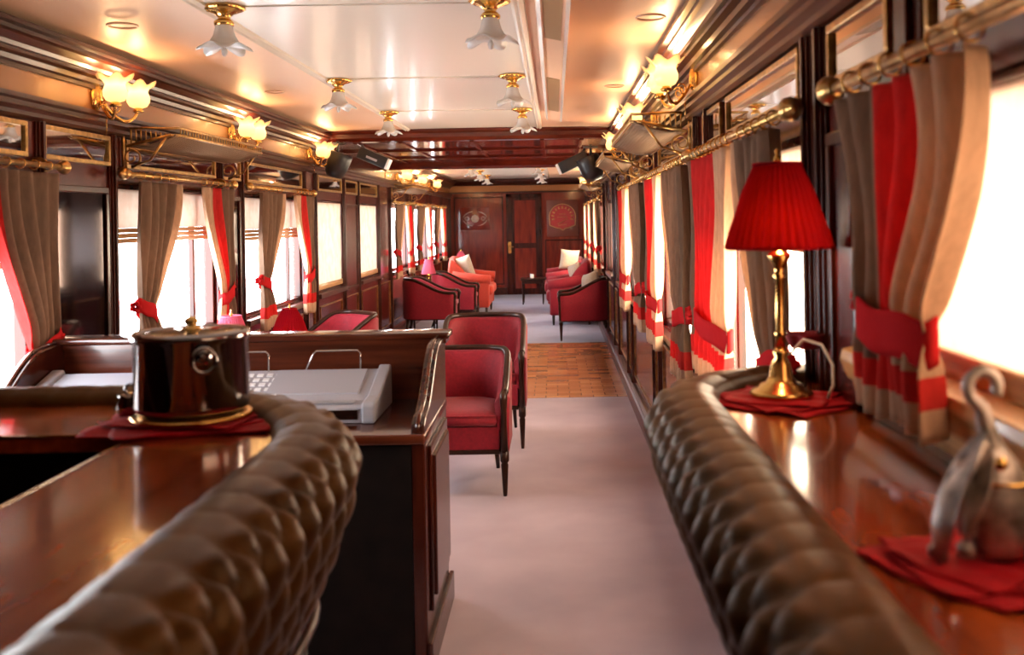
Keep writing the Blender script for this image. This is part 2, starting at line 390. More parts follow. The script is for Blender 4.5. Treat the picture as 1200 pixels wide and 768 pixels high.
# cornices, frieze, lower mould, sill rails, baseboards on both sides
def side_trims(side):
    left = side == 'left'; X = XL if left else XR; s = 1 if left else -1
    P = lambda pts: [(X+s*a, z) for a, z in pts]
    cor = [(0, 2.30), (.150, 2.262), (.150, 2.245), (.128, 2.24), (.128, 2.225), (.112, 2.218), (.090, 2.195), (.085, 2.18), (.07, 2.178), (.07, 2.165), (.045, 2.158), (.04, 2.14), (.022, 2.135), (.022, 2.12), (0, 2.118)]
    low = [(0, 2.02), (.05, 2.018), (.05, 2.0), (.038, 1.992), (.038, 1.975), (.048, 1.968), (.03, 1.955), (.03, 1.94), (.015, 1.93), (0, 1.925)]
    for (y0, y1) in ((YB, 8.57), (12.09, YE)):
        struct(MB().prism_y(P(cor), y0, y1).build('trim_5', 'mahogany_long'), 'stepped mahogany cornice on the %s wall' % side)
        struct(MB().box(*sorted((X, X+s*.006)), y0, y1, 2.02, 2.12).build('trim_6', 'frieze_gold'), 'golden frieze on the %s wall' % side)
    struct(MB().box(*sorted((X, X+s*.006)), 8.66, 11.9, 2.02, 2.2).build('trim_6', 'mahogany'), 'plain dark frieze over the parquet on the %s wall' % side)
    struct(MB().prism_y(P(low), YB, YE).build('trim_7', 'mahogany_long'), 'moulded rail under the %s frieze' % side)
    m = MB(); m.prism_y(P([(0, 0), (.046, 0), (.046, .10), (.036, .115), (.036, .13), (.02, .145), (0, .15)]), YB, YE)
    struct(m.build('baseboard_'+side, 'mahogany_long'))
    W = WL if left else WR
    # pilaster strips at the window sides, window frames, sills, wainscot panels
    m = MB()
    edges = []
    prev = YB
    for (y0, y1, sl) in W + [(YE, YE, 0)]:
        edges.append((prev, y0)); prev = y1
    for (a, b) in edges:
        if b-a < .1: continue
        for (ya, yb) in (((a+.01, a+.085), (b-.085, b-.01)) if left or a > 3 or b < 1 else ((2.23, 2.31), (2.35, 2.43))):
            c = (ya+yb)/2
            for q, (w, d) in enumerate(((.075, .010), (.05, .018), (.022, .026))):
                m.box(*sorted((X-.001*s, X+s*d)), c-w/2, c+w/2, .15, 1.93)
    if not left:
        for (w, d) in ((.13, .012), (.06, .024)): m.box(X-d, X+.001, 1.71-w/2, 1.71+w/2, 1.71, 1.93)
    struct(m.build('trim_10', 'mahogany', bevel=.003), 'moulded dark pilasters between the %s windows' % side)
    m = MB(); g = MB()
    for (y0, y1, sl) in W:
        d0, d1 = sorted((X-.001*s, X+s*.045))
        m.box(d0, d1, y0-.02, y1+.02, sl-.045, sl-.005)
        ya, yb = y0+.08, y1-.08
        if sl < 1:
            for (za, zb) in ((.22, .76),):
                e = .012
                for bx in ((ya, yb, za, za+e), (ya, yb, zb-e, zb), (ya, ya+e, za, zb), (yb-e, yb, za, zb)):
                    g.box(*sorted((X-.001*s, X+s*.012)), *bx)
    for (a, b) in edges:
        if b-a < .3: continue
        e = .008
        for bx in ((a+.11, b-.11, .22, .22+e), (a+.11, b-.11, .76-e, .76), (a+.11, a+.11+e, .22, .76), (b-.11-e, b-.11, .22, .76)):
            g.box(*sorted((X-.001*s, X+s*.012)), *bx)
    struct(m.build('trim_11', 'mahogany_long', bevel=.004), 'dark sill rails under the %s windows' % side)
    struct(g.build('trim_12', 'old_brass'), 'thin gilt panel borders on the %s wainscot' % side)
for sd in ('left', 'right'): side_trims(sd)
# golden sill beside the right-hand counter
struct(MB().prism_y([(XR, 1.235), (XR-.05, 1.225), (XR-.055, 1.205), (XR-.04, 1.165), (XR-.03, 1.16), (XR-.02, 1.12), (XR, 1.12)], .2, 2.0).build('trim_13', 'honey_wood', bevel=.004), 'honey-coloured wooden sill behind the counter on the right')

# windows
ORD = ['first', 'second', 'third', 'fourth', 'fifth', 'sixth', 'seventh', 'eighth', 'ninth', 'tenth']
wn = 0
def portal(x, y0, y1, z0, z1, left):
    l = bpy.data.lights.new('daylight', 'AREA'); l.shape = 'RECTANGLE'; l.size = z1-z0; l.size_y = y1-y0
    l.cycles.is_portal = True
    o = bpy.data.objects.new('daylight', l); COL.objects.link(o)
    o.location = (x, (y0+y1)/2, (z0+z1)/2); o.rotation_euler = (0, -PI/2 if left else PI/2, 0)
for left in (True, False):
    X = XL if left else XR; s = 1 if left else -1
    for k, (y0, y1, sl) in enumerate(WL if left else WR):
        wn += 1
        m = MB(); xa, xb = sorted((X-s*.07, X-s*.02)); w = .035
        m.box(xa, xb, y0, y1, sl, sl+w); m.box(xa, xb, y0, y1, ZT-w, ZT); m.box(xa, xb, y0, y0+w, sl+w, ZT-w); m.box(xa, xb, y1-w, y1, sl+w, ZT-w)
        if sl < .87 and k in (1, 2): m.box(xa+.01, xb-.01, y1-.33, y1-.30, sl+w, ZT-w)
        o = m.build('window_%d' % wn, 'mahogany', bevel=.004); struct(o, 'dark framed carriage window')
        xp = X-s*.048; p = MB().add([(xp, y0+w, sl+w), (xp, y1-w, sl+w), (xp, y1-w, ZT-w), (xp, y0+w, ZT-w)], [(0,1,2,3)]).build('pane', 'pane_glass', o)
        portal(X-s*.12, y0, y1, sl, ZT, left)

# blinds
def blind(left, y0, y1, zb, label, rail='honey_wood', slats=0, group=None):
    X = XL if left else XR; s = 1 if left else -1
    r = thing('roller_blind', label, 'blind', (X-s*.012, (y0+y1)/2, ZT-.01), 0, group)
    L = (y1-y0)/2-.01; H = ZT-.01-zb
    def fn(u, v): return (0.0015*math.sin(v*9+u*3), -L+2*L*u, -H*v)
    MB().grid(fn, 16, 12).build('fabric', 'blind_cream' if left else 'blind_bright', r)
    if slats:
        for i in range(slats):
            MB().rbox(-.012, .012, -L, L, -H-.024-.025*i, -H-.0005-.025*i, .003).build('slat', rail, r)
    else:
        MB().rbox(-.013, .013, -L, L, -H-.05, -H, .006).build('bottom_rail', rail, r)
    MB().tube([(0, -L, 0.0), (0, L, 0.0)], .012).build('roller', 'mahogany', r)
G1 = 'roller blinds half drawn on the left side windows'
blind(True, *WL[0][:2], 1.42, 'half-drawn cream blind behind the curtain in front of the dark mirror panel', slats=3, group=G1)
blind(True, *WL[1][:2], 1.49, 'short cream blind with slatted rail above the bright window under the first brass luggage rack', slats=3, group=G1)
blind(True, *WL[2][:2], 1.46, 'short cream blind with slatted rail in the curtained window just before the plain blinds', slats=3, group=G1)
blind(True, *WL[3][:2], .95, 'nearer of two fully lowered cream blinds with honey wood rail, no curtains beside it')
blind(True, *WL[4][:2], .95, 'farther of two fully lowered cream blinds, narrow and beside the far saloon opening')
blind(False, *WR[0][:2], 1.275, 'cream blind with pink mottling in the big window beside the bird ornament')
blind(False, *WR[1][:2], 1.45, 'cream blind behind the curtains by the pleated red table lamp')

# ------------------------------------------------------------------ transom mirrors
def transom(left, y0, y1, label):
    X = XL if left else XR; s = 1 if left else -1
    r = thing('transom_mirror', label, 'mirror', (X, (y0+y1)/2, 1.85), 0, 'brass framed mirrors above the windows')
    L = (y1-y0)/2; H = .07; e = .02
    m = MB()
    for (a, b, c, d) in ((-L, L, -H, -H+e), (-L, L, H-e, H), (-L, -L+e, -H+e, H-e), (L-e, L, -H+e, H-e)):
        m.box(*sorted((0, s*.016)), a, b, c, d)
    m.build('frame', 'old_brass', r, bevel=.003)
    MB().box(*sorted((s*.001, s*.006)), -L+e, L-e, -H+e, H-e).build('glass', 'glass_mirror', r)
for (y0, y1, lab) in ((2.5, 3.86, 'brass framed mirror strip above the mauve-brown curtain'), (3.98, 4.58, 'small brass framed mirror above the dark mirror panel'),
        (4.75, 6.0, 'long mirror strip behind the near brass luggage rack'), (6.12, 6.48, 'small mirror above the narrow pier past the first rack'),
        (6.62, 8.05, 'long mirror strip above the curtained window before the plain blinds'), (8.6, 9.55, 'mirror strip above the nearer plain lowered blind'),
        (9.7, 10.3, 'small mirror between the two plain lowered blinds'), (10.45, 11.45, 'mirror strip above the farther plain lowered blind')):
    transom(True, y0, y1, lab)
for (y0, y1, lab) in ((.4, 1.62, 'brass framed mirror over the counter window, cut by the top of the picture'), (1.80, 2.20, 'brass framed mirror above the wood pier beside the big striped curtain'),
        (2.46, 3.5, 'brass framed mirror above the pleated red lamp'), (3.62, 4.05, 'small mirror behind the near end of the luggage rack'),
        (4.35, 5.8, 'long mirror strip behind the luggage rack over the aisle'), (6.35, 7.9, 'mirror strip past the near luggage rack over the aisle')):
    transom(False, y0, y1, lab)
# dark mirror panels on the piers of the left wall
def pier_panel(left, y0, y1, label, mat='dark_mirror'):
    X = XL if left else XR; s = 1 if left else -1
    r = thing('pier_mirror', label, 'mirror', (X, (y0+y1)/2, 1.25), 0)
    L = (y1-y0)/2; H = .43; e = .03
    m = MB()
    for (a, b, c, d) in ((-L, L, -H, -H+e), (-L, L, H-e, H), (-L, -L+e, -H+e, H-e), (L-e, L, -H+e, H-e)):
        m.box(*sorted((0, s*.018)), a, b, c, d)
    m.build('frame', 'mahogany', r, bevel=.004)
    MB().box(*sorted((s*.001, s*.007)), -L+e, L-e, -H+e, H-e).build('glass', mat, r)
pier_panel(True, 4.03, 4.55, 'tall dark mirror panel between the first two curtained windows')
pier_panel(True, 6.15, 6.46, 'narrow dark mirror panel between the second and third curtained windows')
pier_panel(True, 9.70, 10.30, 'polished wood panel between the two plain lowered blinds', 'panel_wood')
pier_panel(False, 2.015, 2.215, 'red-brown polished panel beside the big striped curtain', 'panel_wood')

# ------------------------------------------------------------------ curtains and rods
def rod(left, y0, y1, label):
    X = XL if left else XR; s = 1 if left else -1
    x = s*.075
    r = thing('curtain_rod', label, 'curtain rod', (X, (y0+y1)/2, 1.745), 0, 'brass curtain rods')
    L = (y1-y0)/2
    MB().tube([(x, -L, 0), (x, L, 0)], .011, 10).build('pole', 'old_brass', r)
    for e in (-1, 1):
        m = MB(); M = Matrix.Translation((x, e*L, 0)) @ Matrix.Rotation(-e*PI/2, 4, 'X')
        m.lathe([(.011, 0), (.018, .004), (.012, .012), (.026, .026), (.030, .040), (.022, .056), (.010, .062), (.013, .070), (.001, .080)], n=12).xf(M)
        m.build('finial', 'old_brass', r)
        m = MB(); m.tube([(s*.002, e*(L-.06), .03), (s*.03, e*(L-.06), .03), (s*.06, e*(L-.06), .012), (x, e*(L-.06), -.014)], .008)
        m.lathe([(.02, 0), (.026, .006), (.01, .012)], (0, 0, 0), 10) if 0 else None
        m.build('bracket', 'old_brass', r)
    return r
def curtain(left, pier, span, near, label, ztie=1.08, sag_=.035, zbot=.77, kind=None, gt=.34, gb=.52, drift=.0, group='striped curtains'):
    """pier: y of the edge at the pier, span: signed width towards the window centre"""
    X = XL if left else XR; s = 1 if left else -1
    zt = 1.715
    r = thing('curtain', label, 'curtain', (X+s*.075, pier, 0), 0, group)
    np_ = max(3, int(abs(span)/.095)); ph = rnd(0, 6)
    vt = (zt-ztie)/(zt-zbot)
    def g(v):
        if v < vt:
            q = v/vt; q = q*q*(3-2*q)*.6+q*.4 if near or True else q
            return 1+(gt-1)*q**1.35
        q = (v-vt)/(1-vt); return gt+(gb-gt)*math.sin(min(1, q*1.1)*PI/2)
    def fn(u, v):                       # u 0 at window side, 1 at pier
        w = g(v); y = span*(1-u)*w + span*drift*math.sin(min(1, v/vt)*PI/2)
        a = .022*(1-.55*math.exp(-((v-vt)/.06)**2)) * (1 + .35*math.sin(3*u+ph))
        tw = .05*math.sin(v*2.6+u*2)*.4
        x = s*(a*math.cos(2*PI*np_*u + .5*math.sin(5*v+ph)*v) + .006*math.sin(9*u+7*v) + .03*math.sin(PI*v)*0)
        return (x, y, zt-(zt-zbot)*v + .008*math.sin(6*u)*v)
    m = MB().grid(fn, np_*12, 44)
    m.uv = [(u, 1-v) for (u, v) in m.uv]
    m.build('cloth', kind or ('curtain_near' if near else 'curtain_far'), r, solid=.003)
    # tie-back: a band round the gathered cloth ending at the pier
    y_in = span*gt + span*drift; y_out = 0 + span*drift
    def band(u, v):
        a = u*2*PI; cy = (y_in+y_out)/2; ry = abs(span)*gt/2+.012
        sag = (.008 if kind == 'curtain_flat' else sag_)*math.cos(a)*(1 if span > 0 else -1)
        return (.036*math.sin(a)*1.0, cy+ry*math.cos(a), ztie+.036-.072*v - sag + .004*math.sin(5*a))
    MB().grid(band, 36, 4).build('tieback', 'tie_red', r, solid=.004)
    m = MB(); yy = y_out-.02*(1 if span > 0 else -1)
    for q in range(5):
        an = q*1.256; m.lathe([(.001, -.012), (.016, -.004), (.013, .010), (.001, .014)], (s*(-.01)+.016*math.cos(an), yy, ztie+.03+.016*math.sin(an)), 8)
    m.build('tie_rosette', 'tie_red', r)
    nr = max(4, np_)
    for i in range(nr):
        y = span*(i+.5)/nr; R = .019
        pts = [(R*math.cos(q*PI/5), y+.004*math.sin(q*PI/5), 1.743+R*math.sin(q*PI/5)) for q in range(10)]
        MB().tube(pts, .0028, 6, True).build('ring', 'brass', r)
    return r
lw = [2, 3, 4]
names = {2: 'nearest curtained', 3: 'second curtained', 4: 'third curtained'}
# left wall near saloon
rod(True, 2.4, 3.98, 'brass rod over the mauve-brown curtain above the bar end')
curtain(True, 3.94, -.50, False, 'mauve-brown curtain with a glowing pink-red edge, nearest on the bar side', ztie=1.03, zbot=.74, gt=.42, kind='curtain_edge')
rod(True, 4.62, 6.1, 'brass rod with finials under the near luggage rack on the bar side')
curtain(True, 4.72, .50, True, 'plain brown curtain tied with red beside the slatted blind, behind the steel bucket')
curtain(True, 6.07, -.50, False, 'cream, red and brown curtain at the far side of the window behind the bucket')
rod(True, 6.5, 8.14, 'brass rod over the curtained window before the plain blinds')
curtain(True, 6.68, .55, True, 'brown curtain with red hem band above the red lampshade near the desk')
curtain(True, 8.1, -.55, False, 'pale red-striped curtain ending just before the wood panelled wall with plain blinds')
# right wall near saloon
rod(False, .1, 1.92, 'thick brass rod over the counter, nearest and blurred')
curtain(False, 1.87, -.62, False, 'big blurred taupe, red and tan curtain hanging over the counter', ztie=1.31, zbot=1.16, sag_=.006, gt=.5, gb=.56, drift=.16)
rod(False, 2.33, 3.95, 'brass rod with round finial above the pleated red lamp')
curtain(False, 2.42, .50, True, 'grey-brown curtain directly behind the pleated red table lamp', ztie=1.1, gt=.45)
curtain(False, 3.88, -.86, False, 'flat red and cream striped curtain beside the pleated red table lamp', ztie=1.1, zbot=.90, gt=.84, gb=.84, kind='curtain_flat')
rod(False, 4.1, 5.95, 'brass rod over the aisle between two luggage rack brackets')
curtain(False, 4.12, .74, True, 'large grey-brown curtain with red tie just past the padded counter end', ztie=1.05, gt=.6, gb=.62)
curtain(False, 5.88, -.80, False, 'orange-red striped curtain behind the large grey-brown one', ztie=1.02, gt=.7, gb=.75, kind='curtain_flat')
rod(False, 6.1, 8.2, 'brass rod over the window opposite the red armchairs')
curtain(False, 6.2, .75, True, 'grey-brown curtain with red tie opposite the rear of the two aisle armchairs', ztie=1.02, gt=.6, gb=.65)
curtain(False, 8.25, -.95, False, 'red-striped curtain nearest the parquet floor on the window side opposite the desk', ztie=1.02, gt=.7, gb=.75, kind='curtain_flat')
# far saloon
for left, sn in ((True, 'lamp side'), (False, 'crest side')):
    for i, (y0, y1, sl) in enumerate((WL if left else WR)[(5 if left else 6):]):
        wname = ['first', 'second', 'last'][i]
        rod(left, y0-.1, y1+.1, 'small brass rod over the %s window of the far saloon, %s' % (wname, sn))
        k = .6 if left else .66
        curtain(left, y0-.03, k, True, 'near brown curtain of the %s far saloon window, %s' % (wname, sn), gt=.5, gb=.6, group='far saloon curtains')
        curtain(left, y1+.03, -k, False, 'far red-striped curtain of the %s far saloon window, %s' % (wname, sn), gt=.55, gb=.65, group='far saloon curtains')

# ------------------------------------------------------------------ luggage racks
def rack(left, y0, y1, label):
    X = XL if left else XR; s = 1 if left else -1
    r = thing('luggage_rack', label, 'luggage rack', (X, (y0+y1)/2, 0), 0, 'brass luggage racks with netting')
    L = (y1-y0)/2; D = .27; zi, zo = 1.885, 1.935
    P = lambda a, y, z: (s*a, y, z)
    m = MB(); m.tube([P(.03, -L, zi), P(D-.04, -L, zo-.004), P(D, -L+.04, zo), P(D, L-.04, zo), P(D-.04, L, zo-.004), P(.03, L, zi)], .008)
    m.tube([P(.03, -L, zi), P(.03, L, zi)], .007)
    m.tube([P(.03, -L, zi+.085), P(.12, -L, zi+.085), P(D-.01, -L, zo+.03), P(D, -L+.03, zo+.035), P(D, L-.03, zo+.035), P(D-.01, L, zo+.03), P(.12, L, zi+.085), P(.03, L, zi+.085)], .006)
    for i in range(34):
        y = -L+.05+(2*L-.1)*i/33; m.tube([P(D, y, zo), P(D, y, zo+.035)], .003, 5)
    m.build('frame', 'old_brass', r)
    for e in (-L, L):
        m = MB()
        for i in range(9):
            a = .05+.19*i/8; zb = zi+(zo-zi)*(a-.03)/(D-.03); m.tube([P(a, e, zb), P(a, e, zi+.085-.03*(i/8))], .0035, 5)
        pts = []
        for q in range(22):
            t = q/21; an = -PI/2+t*2.6*PI; R = .05*(1-t*.75)
            pts.append(P(.05+R*math.cos(an), e, zi-.055+R*math.sin(an)))
        m.tube(pts, .005, 6); m.tube([P(.012, e, zi+.1), P(.012, e, zi-.12)], .008, 6)
        m.tube([P(.05, e, zi-.10), P(.14, e, zi-.07), P(.22, e, zo-.01)], .006, 6)
        m.build('bracket', 'old_brass', r)
    m = MB(); n = int(2*L/.03)
    for i in range(-9, n+1):
        for sg in (1, -1):
            ya = -L+i*.03; yb = ya+.24
            if sg < 0: ya, yb = yb, ya
            a0, a1 = .035, D-.005
            lo, hi = -L, L
            def clip(ya, yb, a0, a1):
                t0, t1 = 0, 1; d = yb-ya
                for b, sgn in ((lo, 1), (hi, -1)):
                    fa, fb = sgn*(ya-b), sgn*(yb-b)
                    if fa < 0 and fb < 0: return None
                    if fa < 0: t0 = max(t0, -fa/(fb-fa))
                    if fb < 0: t1 = min(t1, fa/(fa-fb))
                return t0, t1
            c = clip(ya, yb, a0, a1)
            if not c: continue
            t0, t1 = c
            p = [P(a0+(a1-a0)*t, ya+(yb-ya)*t, zi+(zo-zi)*t-.018*math.sin(PI*t)) for t in (t0, (t0+t1)/2, t1)]
            m.tube(p, .0042, 4)
    m.build('net', 'net_cord', r)
rack(True, 4.72, 6.12, 'brass luggage rack with net over the bright window on the bar side')
rack(False, 4.45, 6.05, 'brass luggage rack with net above the aisle-side curtains, near one')
rack(True, 12.5, 14.2, 'small luggage rack in the far saloon above the pink lamps')
rack(False, 8.9-2.0+.1, 8.4, 'brass luggage rack beside the black loudspeaker over the aisle-side curtains')
rack(False, 12.5, 14.2, 'small luggage rack in the far saloon on the crest side')

# ------------------------------------------------------------------ sconces
def make_sconce():
    r = thing('wall_sconce', 'x', 'wall lamp')
    m = MB(); M = Matrix.Rotation(PI/2, 4, 'Y')
    m.lathe([(.001, .03), (.02, .03), (.028, .022), (.034, .024), (.045, .012), (.055, .008), (.058, 0)], n=20, mod=lambda R, z, a, j: (R*(1+.08*math.cos(8*a)), z)).xf(M)
    m.v = [(x, y*.8, z*1.35) for (x, y, z) in m.v]
    m.build('backplate', 'brass', r)
    for e in (-1, 1):
        pts = []
        for q in range(17):
            t = q/16
            pts.append((.02+.125*t+.015*math.sin(t*PI), e*.12*t, -.02-.095*math.sin(PI*min(1, t*.86))*1.0))
        m = MB(); m.tube(pts, [.008-.003*abs(q/16-.5) for q in range(17)], 8)
        sp = []
        for q in range(18):
            t = q/17; an = PI*.2+t*2.6*PI; R = .028*(1-t*.7); sp.append((.07+R*math.cos(an)*.8, e*.06+R*math.cos(an)*.5*e, -.055+R*math.sin(an)))
        m.tube(sp, .0035, 6)
        m.lathe([(.004, 0), (.022, .004), (.026, .012), (.016, .02), (.018, .028)], (.145, e*.12, -.072), 14)
        m.build('arm', 'brass', r)
        prof = [(.018, 0), (.038, .008), (.050, .028), (.052, .048), (.044, .070), (.042, .080), (.052, .098), (.070, .112), (.076, .112)]
        def mod(R, z, a, j):
            k = max(0, (j-.55)/.45); return (R*(1+.12*k*math.cos(6*a)), z+.014*k*math.cos(6*a))
        MB().lathe(prof, (.145, e*.12, -.048), 36, mod, cap=False).build('glass_shade', 'lit_glass', r, solid=.002)
        m = MB().lathe([(.001, .02), (.012, .03), (.016, .05), (.010, .068), (.001, .075)], (.145, e*.12, -.048), 12)
        m.build('bulb', 'bulb', r)
    # hanging tassel drop
    m = MB(); m.tube([(.05, 0, -.10), (.05, 0, -.18)], .002, 5)
    m.build('pull_chain', 'brass', r)
    return r
proto = make_sconce()
sc_pos = [
 (True, 4.45, 'brass double sconce with tulip glasses, nearest the near luggage rack on the bar side'),
 (True, 6.3, 'second brass double sconce along the frieze on the bar side, past the net rack'),
 (True, 8.3, 'third lit sconce on the bar side, touching the black round loudspeaker'),
 (False, 4.25, 'large lit double sconce over the aisle-side wall above the big curtains'),
 (False, 5.95, 'second lit sconce on the window side opposite, just above the luggage rack'),
 (False, 7.9, 'third lit sconce on the window side opposite, by the tilted black box'),
 (True, 12.9, 'lit sconce on the far saloon wall, first of three above the pink lamps'),
 (True, 14.4, 'lit sconce on the far saloon wall, second of three above the pink lamps'),
 (True, 16.2, 'lit sconce on the far saloon wall, last of three above the pink lamps'),
 (False, 12.5, 'lit sconce on the crest side of the far saloon, behind the black loudspeaker'),
 (False, 16.2, 'small lit sconce on the crest side of the far saloon near the end wall'),
]
used = False
for (left, y, lab) in sc_pos:
    X = XL if left else XR; s = 1 if left else -1
    loc = (X+s*.006, y, 2.095); rz = 0 if left else PI
    if not used: o = proto; o.location = loc; o.rotation_euler = (0, 0, rz); o['label'] = lab; used = True
    else: o = dup(proto, lab, loc, rz)
    o['group'] = 'lit brass wall sconces'
    for e in (-1, 1):
        point('sconce_bulb', (X+s*.151, y+e*.12, 2.095+.062), 3.0 if y < 9 else 5, (1, .56, .26), .02)

# ------------------------------------------------------------------ ceiling lamps
def make_ceiling_lamp():
    r = thing('ceiling_lamp', 'x', 'ceiling lamp')
    MB().lathe([(.001, 0), (.072, -.001), (.076, -.008), (.060, -.018), (.036, -.026), (.026, -.036), (.020, -.046), (.030, -.052), (.036, -.060), (.034, -.072), (.022, -.074)], n=40,
        mod=lambda R, z, a, j: (R*(1+.07*math.cos(12*a)*(1 if j < .5 else .2)), z)).build('canopy', 'brass', r)
    prof = [(.030, -.068), (.034, -.09), (.040, -.11), (.052, -.13), (.075, -.145), (.090, -.15), (.092, -.156), (.06, -.15), (.001, -.14)]
    def mod(R, z, a, j):
        k = max(0, (j-.3)/.7) if j < .85 else .3
        return (R*(1+.22*k*math.cos(5*a)), z-.022*k*math.cos(5*a))
    MB().lathe(prof, n=50, mod=mod, cap=False).build('glass_shade', 'frosted', r)
    MB().lathe([(.001, -.185), (.008, -.18), (.012, -.165), (.006, -.15), (.001, -.148)], n=10).build('glass_drop', 'frosted', r)
    return r
cl = make_ceiling_lamp(); used = False
for (x, y, lab) in (
  (-1.20, 3.60, 'largest brass and frosted flower ceiling lamp over the bar, beside the cream moulding'),
  (-1.20, 5.50, 'brass and frosted ceiling lamp between the largest one and the dark beam, bar side'),
  (-1.20, 7.15, 'ceiling lamp on the bar side closest to the dark red beam'),
  (-.22, 3.56, 'ceiling lamp cut by the top of the picture, aisle side'),
  (-.22, 5.44, 'middle ceiling lamp of the aisle-side row beside the grille duct'),
  (-.22, 7.1, 'ceiling lamp on the aisle side closest to the dark red beam'),
  (-1.20, 14.2, 'small frosted ceiling lamp in the far saloon, lamp side, first'),
  (-1.20, 15.9, 'small frosted ceiling lamp in the far saloon, lamp side, second'),
  (-1.20, 17.6, 'small frosted ceiling lamp in the far saloon, lamp side, last'),
  (-.22, 14.2, 'small frosted ceiling lamp in the far saloon, crest side, first'),
  (-.22, 15.9, 'small frosted ceiling lamp in the far saloon, crest side, second'),
  (-.22, 17.6, 'small frosted ceiling lamp in the far saloon, crest side, last')):
    loc = (x, y, ZC)
    if not used: o = cl; o.location = loc; o['label'] = lab; used = True
    else: o = dup(cl, lab, loc)
    o['group'] = 'frosted flower ceiling lamps'
# duct with grilles
r = thing('ceiling_duct', 'long cream duct with dark grilles hanging under the ceiling on the aisle side', 'duct', (0, 0, 0))
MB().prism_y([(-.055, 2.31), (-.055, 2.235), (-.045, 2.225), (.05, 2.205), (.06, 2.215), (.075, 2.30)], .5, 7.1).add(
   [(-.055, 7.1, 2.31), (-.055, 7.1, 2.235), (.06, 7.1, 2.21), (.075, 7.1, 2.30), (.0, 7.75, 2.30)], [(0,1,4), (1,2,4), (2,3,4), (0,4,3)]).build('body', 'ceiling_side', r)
for k, (ya, yb) in enumerate(((2.3, 3.9), (5.0, 6.5))):
    g = MB().add([(-.028, ya, 2.2185), (.038, ya, 2.205), (.038, yb, 2.205), (-.028, yb, 2.2185), (-.028, ya, 2.223), (.038, ya, 2.21), (.038, yb, 2.21), (-.028, yb, 2.223)],
      [(0,1,2,3), (7,6,5,4), (0,4,5,1), (1,5,6,2), (2,6,7,3), (3,7,4,0)]).build('grille', 'grille_tan', r)
MB().prism_y([(-.05, 2.222), (-.036, 2.212), (-.036, 2.226)], .5, 7.1).build('bead', 'ceiling_cream', r)
MB().prism_y([(.05, 2.202), (.064, 2.196), (.064, 2.212)], .5, 7.1).build('bead', 'ceiling_cream', r)
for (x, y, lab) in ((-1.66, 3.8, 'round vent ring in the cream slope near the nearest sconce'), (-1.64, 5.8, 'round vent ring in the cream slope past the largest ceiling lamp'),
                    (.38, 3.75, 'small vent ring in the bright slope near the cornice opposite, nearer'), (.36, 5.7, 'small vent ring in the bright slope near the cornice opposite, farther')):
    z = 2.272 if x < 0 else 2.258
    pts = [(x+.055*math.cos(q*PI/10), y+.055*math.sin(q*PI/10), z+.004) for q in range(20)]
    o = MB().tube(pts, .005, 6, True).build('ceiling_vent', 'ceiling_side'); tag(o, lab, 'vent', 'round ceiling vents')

# ------------------------------------------------------------------ bars with tufted leather edge
def tufted(path, prof, A=.012, P=.092, name='padding'):
    """path(s)->(x,y,nx,ny) for s in metres; prof: list of (out, z, kind) from inner top over the roll down the face"""
    Ltot, fn = path
    ns = int(Ltot/.009); m = MB()
    # dense profile
    pts = []
    for a, b in zip(prof[:-1], prof[1:]):
        d = math.hypot(b[0]-a[0], b[1]-a[1]); n = max(1, int(d/.009))
        for i in range(n): t = i/n; pts.append((a[0]+(b[0]-a[0])*t, a[1]+(b[1]-a[1])*t))
    pts.append(prof[-1][:2])
    # arc length + normals
    T = [0]
    for a, b in zip(pts[:-1], pts[1:]): T.append(T[-1]+math.hypot(b[0]-a[0], b[1]-a[1]))
    nrm = []
    for i in range(len(pts)):
        a = pts[max(0, i-1)]; b = pts[min(len(pts)-1, i+1)]; dx, dz = b[0]-a[0], b[1]-a[1]; l = math.hypot(dx, dz) or 1
        nrm.append((-dz/l, dx/l))
    T0 = ROLLEND
    nt_ = len(pts)-1
    def f(u, v):
        i = int(round(v*nt_)); s = u*Ltot; x, y, nx, ny = fn(s)
        t = T[i]-T0
        if t < 0:
            e = min(1, (t+T0)/.03)
            q = abs(math.sin(PI*s/P)); h = .0062*(q**.16)*e
        else:
            a = s/P + t/.155; b = s/P - t/.155
            h = A*2.3*(abs(math.sin(PI*a)*math.sin(PI*b))**.45)-.008
            w = min(1, t/.02); h = h*w+(1-w)*.0062*(abs(math.sin(PI*s/P))**.16)
        o, z = pts[i][0]+nrm[i][0]*-h*-1, pts[i][1]+nrm[i][1]*h*1
        return (x+nx*o, y+ny*o, z)
    return m.grid(f, ns, nt_)
def path_from(points):
    seg = [0]
    for a, b in zip(points[:-1], points[1:]): seg.append(seg[-1]+math.hypot(b[0]-a[0], b[1]-a[1]))
    L = seg[-1]
    def fn(s):
        s = min(max(s, 0), L)
        i = 0
        lo, hi = 0, len(seg)-1
        while hi-lo > 1:
            mid = (lo+hi)//2
            if seg[mid] <= s: lo = mid
            else: hi = mid
        i = lo; t = (s-seg[i])/(seg[i+1]-seg[i])
        def tan(j):
            a = points[max(0, j-1)]; b = points[min(len(points)-1, j+1)]; l = math.hypot(b[0]-a[0], b[1]-a[1]); return ((b[0]-a[0])/l, (b[1]-a[1])/l)
        ta, tb = tan(i), tan(i+1); tx, ty = ta[0]*(1-t)+tb[0]*t, ta[1]*(1-t)+tb[1]*t; l = math.hypot(tx, ty)
        return (points[i][0]+(points[i+1][0]-points[i][0])*t, points[i][1]+(points[i+1][1]-points[i][1])*t, SIDE*ty/l, -SIDE*tx/l)
    return L, fn
ZB = 1.09
